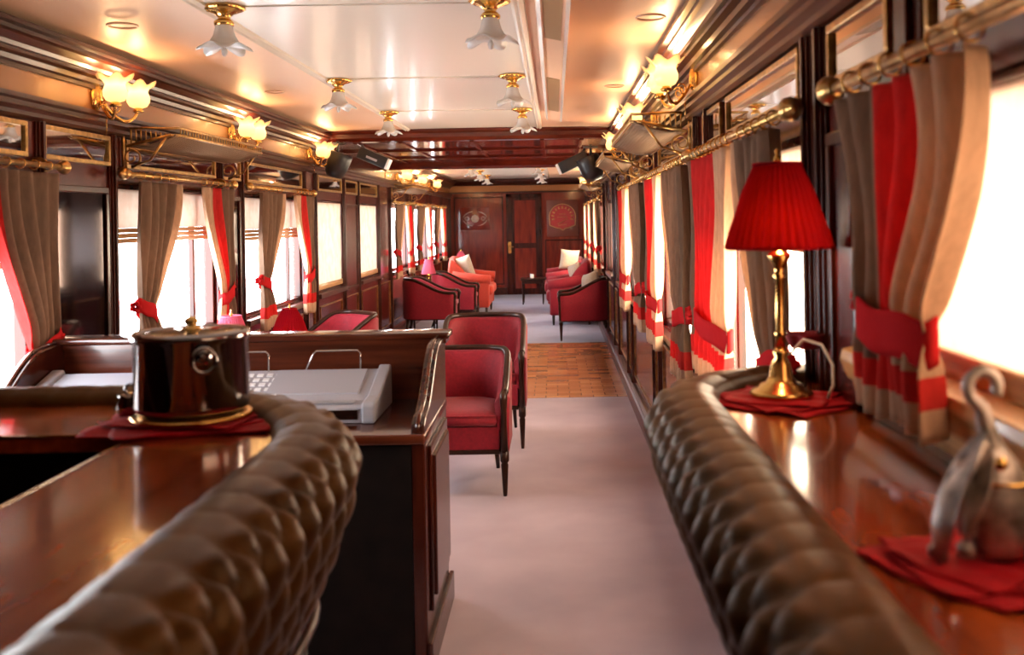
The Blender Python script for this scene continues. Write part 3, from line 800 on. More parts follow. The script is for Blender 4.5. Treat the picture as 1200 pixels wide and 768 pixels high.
# profile: out measured from the roll's inner edge
prof = [(.0, ZB-.005), (.004, ZB+.006), (.02, ZB+.019), (.05, ZB+.030), (.085, ZB+.028), (.115, ZB+.014), (.138, ZB-.010), (.148, ZB-.04), (.140, ZB-.09), (.118, ZB-.16), (.085, ZB-.24), (.055, ZB-.30), (.0, ZB-.31)]
ROLLEND = .12
# left bar: inner roll edge X=-.535, curve to the left wall
SIDE = 1
pin = [(-.525, y) for y in [-1.2+.05*i for i in range(59)]]
cx, cy, R = -1.045, 1.72, .52
pin = [p for p in pin if p[1] < cy-.02]
pin += [(cx+R*math.cos(a), cy+R*math.sin(a)) for a in [PI/2*i/24 for i in range(25)]]
pin += [(cx-.05*i, cy+R) for i in range(1, 21)]
bar = thing('bar_counter', 'curved mahogany bar with tufted brown leather edge holding the steel bucket', 'bar counter')
tufted(path_from(pin), prof).build('padded_edge', 'leather', bar)
# wooden top between well and roll
poly = [(-.52, -1.2), (-.52, cy)] + [(cx+(R+.02)*math.cos(a), cy+(R+.02)*math.sin(a)) for a in [PI/2*i/16 for i in range(1, 17)]] + [(XL+.01, cy+R+.02), (XL+.01, 1.93), (-.82, 1.93), (-.82, -1.2)]
MB().prism_z(poly, ZB-.035, ZB).build('counter_top', 'bar_top', bar, bevel=.004)
m = MB(); m.tube([(-.822, -1.2, ZB-.004), (-.822, 1.932, ZB-.004), (XL+.02, 1.932, ZB-.004)], .006, 6)
m.build('edge_bead', 'brass', bar)
# body: inner wall + outer wall below the padding
def offs(d): return [(x+nx*d, y+ny*d) for (x, y, nx, ny) in [path_from(pin)[1](s) for s in [path_from(pin)[0]*i/70 for i in range(71)]]]
po = offs(.055)
m = MB(); vs = [(x, y, 0.0) for x, y in po] + [(x, y, ZB-.28) for x, y in po]; n = len(po)
m.add(vs, [(i, i+1, n+i+1, n+i) for i in range(n-1)], False)
m.build('front_panel', 'mahogany', bar, solid=.02)
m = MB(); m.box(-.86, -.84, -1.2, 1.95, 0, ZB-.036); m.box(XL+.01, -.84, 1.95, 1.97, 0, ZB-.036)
m.build('inner_panel', 'dark_well', bar)
m = MB(); pr = offs(.075); m.tube([(x, y, ZB-.32) for x, y in pr], .010, 6)
m.build('lower_rail', 'mahogany_long', bar)
m = MB(); L_, fn_ = path_from(pin)
q = 0.2
while q < L_-.9:
    x, y, nx, ny = fn_(q)
    for dd in (-.012, .012):
        m.tube([(x+nx*.07+ny*dd, y+ny*.07-nx*dd, .1), (x+nx*.07+ny*dd, y+ny*.07-nx*dd, ZB-.33)], .004, 5)
    q += .34
m.build('panel_beads', 'mahogany_long', bar)
# right counter shelf
SIDE = -1
pin2 = [(.350, -1.2+.05*i) for i in range(66)]
cx2, cy2 = .63, 2.10; R2 = .28
pin2 = [p for p in pin2 if p[1] < cy2-.02] + [(cx2-R2*math.cos(a), cy2+R2*math.sin(a)) for a in [PI/2*i/20 for i in range(21)]]
ROLLEND = .12
counter = thing('window_counter', 'long orange-brown mahogany counter with tufted leather edge carrying the pleated lamp', 'counter')
tufted(path_from(pin2), prof).build('padded_edge', 'leather', counter)
poly = [(XR-.002, -1.2), (.345, -1.2), (.345, cy2)] + [(cx2-(R2+.02)*math.cos(a), cy2+(R2+.02)*math.sin(a)) for a in [PI/2*i/16 for i in range(1, 17)]] + [(XR-.002, cy2+R2+.02)]
MB().prism_z(poly[::-1], ZB-.035, ZB).build('counter_top', 'bar_top', counter, bevel=.004)
m = MB(); m.prism_y([(.36, ZB-.30), (XR-.04, .55), (XR-.04, .15), (XR-.002, .15), (XR-.002, ZB-.04), (.36, ZB-.04)], -1.2, 2.1)
m.build('support_panel', 'mahogany_long', counter, bevel=.005)

# ------------------------------------------------------------------ writing desk / console
DX0, DX1, DY0, DY1 = XL+.10, -.442, 3.23, 3.90
desk = thing('console_desk', 'dark mahogany console desk with scrolled sides and a back ledge, holding the electronic keyboard', 'desk', (0, 0, 0))
def side_prof():
    pts = [(DY0, 0.0), (DY0, .80), (DY0+.01, .825), (DY0+.05, .845)]
    for i in range(13):
        t = i/12; pts.append((DY0+.07+.42*t, .85+.19*(t*t*(3-2*t))))
    pts += [(DY1-.02, 1.045), (DY1-.02, 0.0)]
    return pts
for (xa, xb, nm) in ((DX1-.045, DX1, 'side_panel'), (DX0, DX0+.045, 'side_panel')):
    o = MB().prism_x(side_prof(), xa, xb).build(nm, 'mahogany', desk, bevel=.006)
m = MB()
# raised panel on the aisle side
for (ya, yb, za, zb, d) in ((DY0+.08, DY1-.10, .18, .74, .012), (DY0+.12, DY1-.14, .22, .70, .022)):
    m.box(DX1-.001, DX1+d, ya, yb, za, zb)
m.box(DX1-.001, DX1+.018, DY0-.01, DY1, 0, .11)
m.build('raised_panel', 'mahogany', desk, bevel=.006)
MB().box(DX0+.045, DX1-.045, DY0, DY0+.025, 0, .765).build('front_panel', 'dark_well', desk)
MB().rbox(DX0+.045, DX1+.004, DY0-.02, DY1-.03, .765, .80, .008).build('desk_top', 'mahogany_x', desk)
MB().box(DX0+.045, DX1-.045, DY1-.045, DY1-.02, .79, 1.035).build('back_panel', 'mahogany_x', desk)
m = MB(); m.rbox(DX0-.01, DX1+.02, DY1-.07, DY1+.08, 1.035, 1.062, .008); m.box(DX0, DX1+.008, DY1-.055, DY1+.06, 1.018, 1.036)
m.build('ledge', 'mahogany_x', desk)
m = MB(); pts = [(DX1-.022, y, z+.004) for y, z in side_prof()[1:-1]]; m.tube(pts, .008, 6); m.build('edge_trim', 'mahogany_x', desk)
m = MB(); pts = [(DX0+.022, y, z+.004) for y, z in side_prof()[1:-1]]; m.tube(pts, .008, 6); m.build('edge_trim', 'mahogany_x', desk)
# electronic keyboard
KX0, KX1, KY0, KY1 = -1.93, -.635, 3.40, 3.76
kb = thing('electronic_keyboard', 'grey electronic music keyboard with button rows and wire music rests on the desk', 'keyboard', (0, 0, 0))
kz = lambda y: .865+(y-KY0-.1)/(KY1-KY0-.1)*.075 if y > KY0+.1 else .865
prof_k = [(KY0, .802), (KY0, .855), (KY0+.02, .862), (KY0+.10, .865), (KY1-.01, .938), (KY1, .93), (KY1, .802)]
MB().prism_x(prof_k, KX0+.045, KX1-.045).build('body', 'grey_plastic', kb, bevel=.004)
prof_c = [(KY0-.012, .802), (KY0-.012, .862), (KY0+.0, .874), (KY0+.10, .880), (KY1-.01, .955), (KY1+.004, .945), (KY1+.004, .802)]
for xa in (KX0, KX1-.045): MB().prism_x(prof_c, xa, xa+.045).build('end_cheek', 'grey_plastic', kb, bevel=.006)
def slope_box(x0, x1, t0, t1, h, m):      # t along the sloping panel
    y0 = KY0+.10+(KY1-KY0-.11)*t0; y1 = KY0+.10+(KY1-KY0-.11)*t1
    z = lambda y: .865+(y-KY0-.10)/(KY1-KY0-.11)*.073
    m.add([(x0, y0, z(y0)-.002), (x1, y0, z(y0)-.002), (x1, y1, z(y1)-.002), (x0, y1, z(y1)-.002), (x0, y0, z(y0)+h), (x1, y0, z(y0)+h), (x1, y1, z(y1)+h), (x0, y1, z(y1)+h)],
      [(3,2,1,0), (4,5,6,7), (0,1,5,4), (1,2,6,5), (2,3,7,6), (3,0,4,7)]); return m
slope_box(-1.06, -.72, .18, .96, .006, MB()).build('speaker_cover', 'grey_plastic', kb, bevel=.003)
slope_box(-1.84, -1.48, .1, .96, .006, MB()).build('speaker_cover', 'grey_plastic', kb, bevel=.003)
m = MB()
for rr in range(5):
    for cc in range(11):
        if rr == 3 and cc in (5,): continue
        x = -1.40+cc*.036+rr*.004
        slope_box(x, x+.022, .16+rr*.155, .16+rr*.155+.07, .005, m)
o = m.build('button_rows', 'key_white', kb)
MB().box(KX0+.3, KX1-.06, KY0-.003, KY0+.001, .815, .848).build('display_strip', 'lcd', kb)
MB().box(KX0+.08, KX1-.08, KY0+.03, KY0+.085, .8655, .868).build('front_ledge', 'grey_plastic_dark', kb)
for (xa, xb) in ((-1.30-.03, -1.10), (-.93, -.75)):
    pts = [(xa-.03, KY1-.02, .935), (xa, KY1-.015, 1.0), (xa+.012, KY1-.015, 1.01), (xb-.012, KY1-.015, 1.01), (xb, KY1-.015, 1.0), (xb, KY1-.02, .935)]
    MB().tube(pts, .0035, 6).build('music_rest_wire', 'wire_steel', kb)

# ------------------------------------------------------------------ armchairs
def tub_chair():
    r = thing('tub_armchair', 'x', 'armchair')
    w, yf, yb, cr = .285, -.29, .29, .20
    def plan(inset, n=10):
        W, B, C = w-inset, yb-inset, max(.03, cr-inset)
        pts = [(-W, yf+(B-C-yf)*i/7) for i in range(7)]
        pts += [(-W+C-C*math.cos(a), B-C+C*math.sin(a)) for a in [PI/2*i/n for i in range(n+1)]]
        pts += [(W-C+C*math.sin(a), B-C+C*math.cos(a)) for a in [PI/2*i/n for i in range(n+1)]]
        pts += [(W, B-C-(B-C-yf)*i/7) for i in range(1, 8)]
        return pts
    def top(y):
        t = (y-yf)/(yb-yf); t = max(0, min(1, (t-.12)/.75)); return .545+.175*(t*t*(3-2*t))
    po, pi = plan(0), plan(.055); n = len(po)
    bell = lambda y: 1.0
    m = MB()
    vs = []
    for i in range(n):
        zt = top(po[i][1])
        for k, (p, z) in enumerate(((po[i], .24), (po[i], .40), ((po[i][0]*1.02, po[i][1]*1.02), zt-.02), (((po[i][0]+pi[i][0])/2, (po[i][1]+pi[i][1])/2), zt+.008), (pi[i], zt-.02), (plan(.075)[i], .50), (plan(.06)[i], .38))):
            vs.append((p[0], p[1], z))
    K = 7
    fs = [(i*K+k, (i+1)*K+k, (i+1)*K+k+1, i*K+k+1) for i in range(n-1) for k in range(K-1)]
    fs += [tuple(range(K)), tuple((n-1)*K+k for k in range(K-1, -1, -1))]
    m.add(vs, fs, True); m.build('upholstered_back', 'red_fabric', r)
    rim = [((po[i][0]*.55+pi[i][0]*.45)*1.02, (po[i][1]*.55+pi[i][1]*.45)*1.02, top(po[i][1])+.012) for i in range(n)]
    MB().tube(rim, .019, 8).build('wood_rim', 'chair_wood', r)
    for e in (-1, 1):
        x = e*(w-.025)
        m = MB(); m.tube([(x, yf+.02, .557), (x, yf-.012, .552), (x, yf-.022, .525), (x, yf-.012, .46), (x, yf-.008, .34), (x, yf-.004, .24)], [.018, .021, .020, .015, .017, .021], 8)
        m.build('arm_post', 'chair_wood', r)
        m = MB(); m.lathe([(.010, 0), (.012, .02), (.020, .17), (.016, .18), (.024, .19), (.024, .245)], (x, yf+.0, 0), 12); m.build('leg', 'chair_wood', r)
        m = MB(); m.tube([(e*.19, yb+.0, 0), (e*.185, yb-.05, .12), (e*.18, yb-.07, .25)], [.011, .015, .02], 8); m.build('leg', 'chair_wood', r)
    def seat_poly(inset): return plan(inset)
    pl = plan(.05)
    m = MB(); m.prism_z([(x, max(y, yf-.0)) for x, y in pl], .25, .375); m.build('seat_base', 'red_fabric', r, bevel=.006)
    m = MB(); pl2 = plan(.02); m.prism_z(pl2, .225, .25); m.build('seat_rail', 'chair_wood', r, bevel=.005)
    m = MB(); layers = []
    base = plan(.066)
    cxm, cym = 0, 0.0
    for (ins, z) in ((.02, .376), (.004, .385), (-.004, .405), (.0, .43), (.015, .446), (.06, .458), (.14, .464)):
        layers.append([((x)*(1-ins/.24), (y-.0)*(1-ins/.27)+(-.012), z) for x, y in base])
    nn = len(base); vs = [p for l in layers for p in l]
    fs = [(j*nn+i, j*nn+(i+1) % nn, (j+1)*nn+(i+1) % nn, (j+1)*nn+i) for j in range(len(layers)-1) for i in range(nn)]
    fs += [tuple(range(nn-1, -1, -1)), tuple((len(layers)-1)*nn+i for i in range(nn))]
    m.add(vs, fs, True); m.build('seat_cushion', 'red_fabric', r)
    pp = [((x)*(1-.0/.24), y-.012, .436) for x, y in base]; m = MB(); m.tube(pp, .006, 6, True); m.build('piping', 'red_fabric', r)
    return r
ch = tub_chair(); GC = 'red tub armchairs with dark wood rims'
ch.location = (-.565, 5.62, 0); ch['label'] = 'red tub armchair with dark wood rim facing the desk end, front one in the aisle'; ch['group'] = GC
ch.scale = (1.04, 1.04, 1.0)
def tub(x, y, rz, lab, sc=(1, 1, 1)):
    return dup(ch, lab, (x, y, 0), rz, GC, sc)
tub(-.50, 6.74, 0, 'larger red armchair right behind the front aisle armchair', (1.02, 1.12, 1.115))
tub(-1.74, 7.75, -.75, 'red tub armchair behind the desk, only its curved rim showing', (1, 1, 1.04))
tub(.36, 12.25, -PI/2, 'red tub armchair with white cushion at the parquet edge, window side', (1, 1.05, 1.02))
tub(-1.64, 12.75, PI/2, 'dark red tub armchair nearest the parquet, lamp side', (1.05, 1.15, 1.03))
tub(-1.45, 14.0, PI/2, 'red tub armchair between the pink lamp and the bright orange-red sofa', (1.05, 1.05, 1.03))

def wing_sofa(name, lab, loc, rz, width, mat='red_fabric', cushions=1, h=.95, cat='sofa'):
    r = thing(name, lab, cat, loc, rz)
    W = width/2; d0, d1 = -.38, (.30 if loc[0] > 0 else .36)
    MB().rbox(-W+.05, W-.05, d0+.06, d1-.02, .14, .33, .03).build('base', mat, r)
    for i in range(cushions):
        a = -W+.14+(2*W-.28)*i/cushions; b = -W+.14+(2*W-.28)*(i+1)/cushions
        MB().rbox(a+.004, b-.004, d0, d1-.16, .32, .47, .05, 4).build('seat_cushion', mat, r)
    # curved back
    def back(u, v):
        a = (u-.5)*2; x = a*(W-.06); th = v*2*PI
        cz = .30+(h-.07*abs(a)**3 - .30)/2; hz = (h-.06*abs(a)**2.5-.30)/2
        return (x, d1-.09+.075*math.cos(th)*(1) - .05*abs(a)**3, cz+hz*max(-1, min(1, 1.15*math.sin(th))))
    MB().grid(back, 20, 20).add([back(0, j/20) for j in range(20)], [tuple(range(20))]).add([back(1, j/20) for j in range(20)], [tuple(range(20))]).build('backrest', mat, r)
    for e in (-1, 1):
        m = MB(); m.rbox(e*(W-.07)-.06, e*(W-.07)+.06, d0+.05, d1-.05, .14, .56, .03)
        m.tube([(e*(W-.065), d0+.03, .565), (e*(W-.065), d0+.2, .575), (e*(W-.065), d1-.12, .63)], [.075, .08, .085], 14)
        m.build('arm', mat, r)
        def wing(u, v, e=e):
            th = v*2*PI; y = d1-.10-.26*u; zt = h-.04-.26*u**1.6
            return (e*(W-.075)+.035*math.cos(th)-e*.02*u, y, (.58+zt)/2+(zt-.58)/2*max(-1, min(1, 1.1*math.sin(th))))
        MB().grid(wing, 8, 16).add([wing(1, j/16) for j in range(16)], [tuple(range(16))]).build('wing', mat, r)
        for yy in (d0+.1, d1-.08):
            MB().lathe([(.012, 0), (.016, .02), (.024, .15)], (e*(W-.09), yy, 0), 10).build('leg', 'chair_wood', r)
    return r
def pillow(lab, loc, rot, mat='cream_fabric', w=.4):
    def fn(u, v, sgn):
        a, b = 2*u-1, 2*v-1
        px = a*w/2*(1-.07*(1-b*b)*abs(a)); pz = b*w/2*(1-.07*(1-a*a)*abs(b))
        return (px, sgn*.075*(max(0, (1-a**4)*(1-b**4)))**.6, pz)
    m = MB().grid(lambda u, v: fn(u, v, 1), 16, 16).grid(lambda u, v: fn(u, v, -1), 16, 16)
    o = m.build('cushion', mat); o.location = loc; o.rotation_euler = rot
    return tag(o, lab, 'cushion', 'square scatter cushions')
wing_sofa('wing_armchair', 'red winged armchair with rolled arms behind the tub armchair with the white cushion', (.24, 14.1, 0), -PI/2, .82, cat='armchair', h=.92)
wing_sofa('sofa', 'dark red sofa on the crest side close to the end wall', (.20, 16.2, 0), -PI/2, 1.5, cushions=2, h=.86)
wing_sofa('sofa', 'bright orange-red winged sofa on the lamp side of the far saloon', (-1.36, 15.75, 0), PI/2, 1.25, mat='orange_fabric', cushions=2, h=.92)
pillow('white cushion leaning in the tub armchair at the parquet edge', (.43, 12.2, .66), (.1, .25, PI/2+.5), w=.33)
pillow('cream cushion propped in the winged armchair with rolled arms', (.30, 14.05, .70), (-.2, .25, PI/2+.5), w=.30)
pillow('white cushion on the dark red sofa near the end wall', (.22, 15.6, .84), (.15, .1, .35), w=.32)
pillow('beige cushion on the bright orange-red winged sofa', (-1.45, 15.45, .75), (.2, -.25, -.5), mat='cream_fabric', w=.36)

# low tables
def side_table(lab, loc, w, d, h):
    r = thing('side_table', lab, 'table', loc)
    MB().rbox(-w/2, w/2, -d/2, d/2, h-.025, h, .01).build('table_top', 'chair_wood', r)
    MB().box(-w/2+.03, w/2-.03, -d/2+.03, d/2-.03, h-.085, h-.025).build('apron', 'chair_wood', r)
    for a in (-1, 1):
        for b in (-1, 1):
            MB().lathe([(.010, 0), (.012, .03), (.018, h-.1), (.018, h-.03)], (a*(w/2-.045), b*(d/2-.045), 0), 10).build('leg', 'chair_wood', r)
    return r
side_table('small dark table standing in front of the end wall door', (-.40, 17.35, 0), .44, .5, .45)
side_table('small dark table hidden behind the desk under the pink-shaded lamp', (-1.82, 5.55, 0), .42, .5, .45)
side_table('small dark table behind the desk under the plain red cone lampshade', (-1.74, 6.55, 0), .42, .5, .45)
side_table('small dark table under the near pink lamp of the far saloon', (-1.80, 13.35, 0), .40, .4, .45)
side_table('small dark table under the pink lamp by the end wall', (-1.66, 17.0, 0), .45, .6, .45)
o = MB().lathe([(.001, 0), (.032, .001), (.034, .01), (.030, .06), (.034, .075), (.028, .074), (.024, .012), (.001, .01)], (-.42, 17.3, .45), 16).build('cup', 'porcelain')
tag(o, 'small pale cup on the table before the end wall door', 'cup')
o = MB().rbox(-1.72, -1.52, 17.05, 17.2, .45, .50, .006).build('book', 'white_paper'); tag(o, 'pale book on the table by the far pink lamp', 'book')

# ------------------------------------------------------------------ lamps
m, nt, out = new_mat('shade_red')
d = N(nt, 'ShaderNodeBsdfDiffuse'); t = N(nt, 'ShaderNodeBsdfTranslucent'); mi = N(nt, 'ShaderNodeMixShader'); mi.inputs[0].default_value = 0.22
d.inputs[0].default_value = (.25, .005, .012, 1); t.inputs[0].default_value = (.95, .11, .02, 1)
nt.links.new(d.outputs[0], mi.inputs[1]); nt.links.new(t.outputs[0], mi.inputs[2]); nt.links.new(mi.outputs[0], out.inputs[0])
def table_lamp(lab, loc, mat, s=1.0, big=False, power=3, cone=(.115, .045, .17), z_sh=.33):
    r = thing('table_lamp', lab, 'table lamp', loc, 0, None, s)
    rb, rt, hh = cone
    MB().lathe([(.001, 0), (.066, 0), (.070, .006), (.064, .014), (.050, .018), (.046, .026), (.034, .03), (.026, .045), (.022, .07), (.014, .085), (.018, .095), (.012, .105)], n=28).build('base', 'brass', r)
    MB().lathe([(.012, .10), (.011, .13), (.014, .136), (.010, .142), (.0105, z_sh-.07), (.015, z_sh-.062), (.010, z_sh-.055), (.014, z_sh-.04), (.026, z_sh-.02), (.024, z_sh-.012), (.010, z_sh-.004), (.008, z_sh+.04)], n=16).build('stem', 'brass', r)
    n = 240
    k = 36
    def mod(R, z, a, j): return (R*(1+.045*math.cos(k*a)), z)
    MB().lathe([(rb, 0), (rb*.995, .006), (rb*.93, hh*.18), (rb*.78, hh*.45), (rb*.63+rt*.05, hh*.70), (rt*1.04, hh*.97), (rt, hh)], (0, 0, z_sh), n, mod, cap=False).build('lamp_shade', mat, r, solid=.0012)
    m = MB(); m.tube([(rb*math.cos(q*PI/20), rb*math.sin(q*PI/20), z_sh) for q in range(40)], .0035, 6, True)
    m.tube([(rt*math.cos(q*PI/20), rt*math.sin(q*PI/20), z_sh+hh) for q in range(40)], .005, 6, True); m.build('shade_piping', mat, r)
    m = MB()
    for q in range(3):
        a = q*2*PI/3; m.tube([(0, 0, z_sh+hh-.02), (rt*math.cos(a), rt*math.sin(a), z_sh+hh-.002)], .0015, 4)
    m.tube([(0, 0, z_sh+.04), (0, 0, z_sh+hh)], .003, 5)
    m.lathe([(.004, hh), (.009, hh+.008), (.007, hh+.018), (.003, hh+.02), (.006, hh+.03), (.001, hh+.036)], (0, 0, z_sh), 10); m.build('finial', 'brass', r)
    MB().lathe([(.001, 0), (.014, .008), (.020, .03), (.014, .05), (.001, .06)], (0, 0, z_sh+.045), 14).build('bulb', 'bulb', r)
    if power:
        point('lamp_bulb', (loc[0]+.0, loc[1]-.03*s, loc[2]+(z_sh+.03)*s), power, (1, .68, .36), .02)
    return r
lp = table_lamp('brass table lamp with pleated red shade on the leather-edged counter', (.49, 2.15, ZB+.012), 'shade_red', 1.0, True, 1.5, (.113, .050, .182), .325)
pts = [(.03, .03, .09), (.055, .02, .12), (.09, .0, .11), (.105, -.03, .07), (.10, -.05, .03), (.085, -.06, .004)]
MB().tube([(.0, .01, .085)]+pts, .0035, 6).build('cord', 'white_cord', lp)
table_lamp('pink-shaded lamp top peeping over the steel bucket', (-1.84, 5.55, .45), 'shade_pink', 1.1, False, .5, (.10, .05, .15), .33)
table_lamp('lamp with plain red cone shade behind the desk', (-1.74, 6.4, .45), 'shade_red', 1.0, False, .5, (.12, .045, .19), .30)
table_lamp('near pink-shaded lamp of the far saloon beside the dark red tub armchair', (-1.72, 13.3, .45), 'shade_pink', 1.0, False, .6, (.095, .045, .19), .33)
table_lamp('pink-shaded lamp near the end wall', (-1.62, 16.85, .45), 'shade_pink', 1.0, False, .6, (.095, .03, .17), .34)

# red flower sprig beside the lamp on the counter
r = thing('rose', 'dark red rose behind the brass lamp stem on the counter', 'flower', (.575, 2.28, ZB))
for k in range(11):
    a = k*2.4; R = .006+.0028*k; 
    def pet(u, v, a=a, R=R): 
        w = (u-.5)*1.9; return (R*math.cos(a+w)*(1+.5*v), R*math.sin(a+w)*(1+.5*v), .10+.035*v-.004*(u-.5)**2*20*.1)
    MB().grid(pet, 6, 4).build('petal', 'red_fabric', r, solid=.001)
MB().tube([(0, 0, .0), (.004, 0, .05), (0, 0, .105)], .003, 6).build('stem', 'chair_wood', r)

# ------------------------------------------------------------------ napkins
def napkin(lab, c, w, d, rz, seed, z=ZB):
    random.seed(seed); ph = [rnd(0, 6) for _ in range(6)]
    r = thing('napkin', lab, 'napkin', (c[0], c[1], z), rz, 'folded red napkins')
    for L in range(3):
        ang = rnd(-.45, .45) if L else 0; sc = 1-.14*L
        def fn(u, v):
            a, b = (u-.5)*w*sc, (v-.5)*d*sc
            h = .0035+.0042*L + .005*(abs(a)/w+abs(b)/d)*abs(math.sin(9*u+ph[L]))*abs(math.sin(7*v+ph[L+1])) + .002*math.sin(20*u+ph[2])*math.sin(6*v)
            ca, sa = math.cos(ang), math.sin(ang)
            wob = 1+.05*math.sin(8*u+ph[3]+L)+.05*math.sin(7*v+ph[4])
            return ((a*ca-b*sa)*wob, (a*sa+b*ca)*wob, max(.0022+.003*L, h))
        MB().grid(fn, 28, 28).build('fold', 'napkin_red', r, solid=.0028)
    return r
napkin('red napkin folded under the pleated lamp', (.485, 2.14), .26, .30, .75, 3)
napkin('red napkin under the tarnished bird ornament', (.475, 1.12), .19, .22, .5, 5)
napkin('red napkin spread under the steel bucket', (-.76, 2.01), .36, .24, .1, 8)

# ------------------------------------------------------------------ ice bucket
bx, by = -.752, 2.02
r = thing('ice_bucket', 'polished steel ice bucket with ring handles on the bar', 'ice bucket', (bx, by, ZB+.016))
R = .112
MB().lathe([(.001, .012), (R-.012, .012), (R, .020), (R+.001, .03), (R, .155), (R+.004, .162), (R+.006, .170), (R+.001, .178), (R-.006, .174), (R-.008, .16), (R-.008, .03), (.001, .026)], n=48).build('bucket', 'chrome', r)
MB().lathe([(.001, 0), (R+.004, 0), (R+.010, .005), (R+.004, .010), (R-.01, .012), (.001, .012)], n=48).build('tray', 'brass', r)
for e in (-1, 1):
    a = -1.05 if e > 0 else PI-1.05
    px, py = (R+.008)*math.cos(a), (R+.008)*math.sin(a)
    m = MB().lathe([(.02, 0), (.018, .008), (.001, .016)], n=16); m.xf(Matrix.Translation((px*.97, py*.97, .135)) @ Matrix.Rotation(a, 4, 'Z') @ Matrix.Rotation(PI/2, 4, 'Y'))
    ring = [(px*1.13+.022*math.cos(q*PI/10)*-math.sin(a), py*1.13+.022*math.cos(q*PI/10)*math.cos(a), .13+.024*math.sin(q*PI/10)) for q in range(20)]
    m.tube(ring, .0045, 8, True); m.build('ring_handle', 'chrome', r)
def lid(R_, z, a, j): return (R_*(1+.012*math.cos(16*a)), z)
MB().lathe([(R-.004, .174), (R-.03, .176), (.05, .178), (.028, .179), (.001, .180)], n=48, mod=lid, cap=False).build('lid', 'chrome', r, solid=.002)
MB().lathe([(.022, .178), (.018, .184), (.008, .187), (.014, .192), (.015, .198), (.009, .204), (.001, .206)], n=16).build('lid_knob', 'brass', r)
r2 = thing('creamer', 'small dark polished creamer with ring handle beside the steel bucket', 'jug', (-.905, 2.08, ZB+.006))
MB().lathe([(.001, .0), (.022, 0), (.028, .01), (.030, .03), (.024, .042), (.026, .048), (.020, .046), (.001, .04)], n=20).build('body', 'chrome', r2)
MB().tube([(.0+.012*math.cos(q*PI/8), 0, .056+.012*math.sin(q*PI/8)) for q in range(16)], .003, 6, True).build('ring_handle', 'chrome', r2)

# ------------------------------------------------------------------ bird ornament
r = thing('bird_ornament', 'tarnished pewter bird-like ornament with curled neck on the red napkin', 'ornament', (.475, 1.12, ZB+.016), 0)
def blob(prof, c, sx, sy, tilt=0, n=20, rx=0):
    m = MB().lathe(prof, n=n); m.xf(Matrix.Translation(c) @ Matrix.Rotation(rx, 4, 'X') @ Matrix.Rotation(tilt, 4, 'Y') @ Matrix.Diagonal((sx, sy, 1, 1))); return m
blob([(.001, 0), (.024, .002), (.030, .02), (.034, .05), (.033, .08), (.026, .105), (.014, .125), (.008, .14)], (.030, 0, 0), 1.12, .95, -.10).build('body', 'pewter', r)
m = MB(); pts = []
for q in range(30):
    t = q/29
    if t < .4: k = t/.4; pts.append((.022-.014*k, 0, .105+.066*k))
    else:
        k = (t-.4)/.6; an = -PI/2-.35-k*1.55*PI; pts.append((.010+.017*math.cos(an), 0, .192+.019*math.sin(an)))
m.tube(pts, [.016-.009*min(1, q/14) for q in range(30)], 10); m.build('neck', 'pewter', r)
def wingf(u, v):
    th = u*2*PI; w = .030*math.sin(PI*min(1, .08+v*.86))**.8; t = .012*math.sin(PI*min(1, .06+v*.9))
    cxw = .006-.050*v**.8-.012*math.sin(PI*v); z = .135-.128*v
    return (cxw+t*math.cos(th)+.004*math.cos(3*th), -.012+w*math.sin(th)*(1+.1*math.sin(12*v)), z+.012*math.cos(th))
MB().grid(wingf, 24, 24).build('wing', 'pewter', r)
def feather(u, v):
    th = u*2*PI; w = .020*math.sin(PI*min(1, .08+v*.86)); t = .009*math.sin(PI*min(1, .06+v*.9))
    return (.004-.030*v+t*math.cos(th), -.030+w*math.sin(th), .115-.085*v+.01*math.cos(th))
MB().grid(feather, 20, 16).build('tail_feather', 'pewter', r)
blob([(.001, 0), (.012, .006), (.016, .03), (.014, .06), (.008, .085), (.001, .09)], (-.008, .0, .02), 1, 1.2, -.1).build('breast', 'pewter', r)
m = MB(); m.lathe([(.001, 0), (.007, .002), (.008, .006), (.004, .009), (.001, .01)], n=14); m.xf(Matrix.Translation((.014, -.030, .113)) @ Matrix.Rotation(PI/2, 4, 'X')); m.build('stud', 'brass', r)
MB().tube([(.028+.035*math.cos(a), .033*math.sin(a), .088-.0*math.cos(a)) for a in [q*PI/12 for q in range(24)]], .0022, 6, True).build('collar', 'brass', r)
for sx_ in (-.045, -.012): MB().lathe([(.001, 0), (.010, .001), (.011, .01), (.006, .016), (.001, .02)], (sx_, 0, 0), 12).build('foot', 'pewter', r)

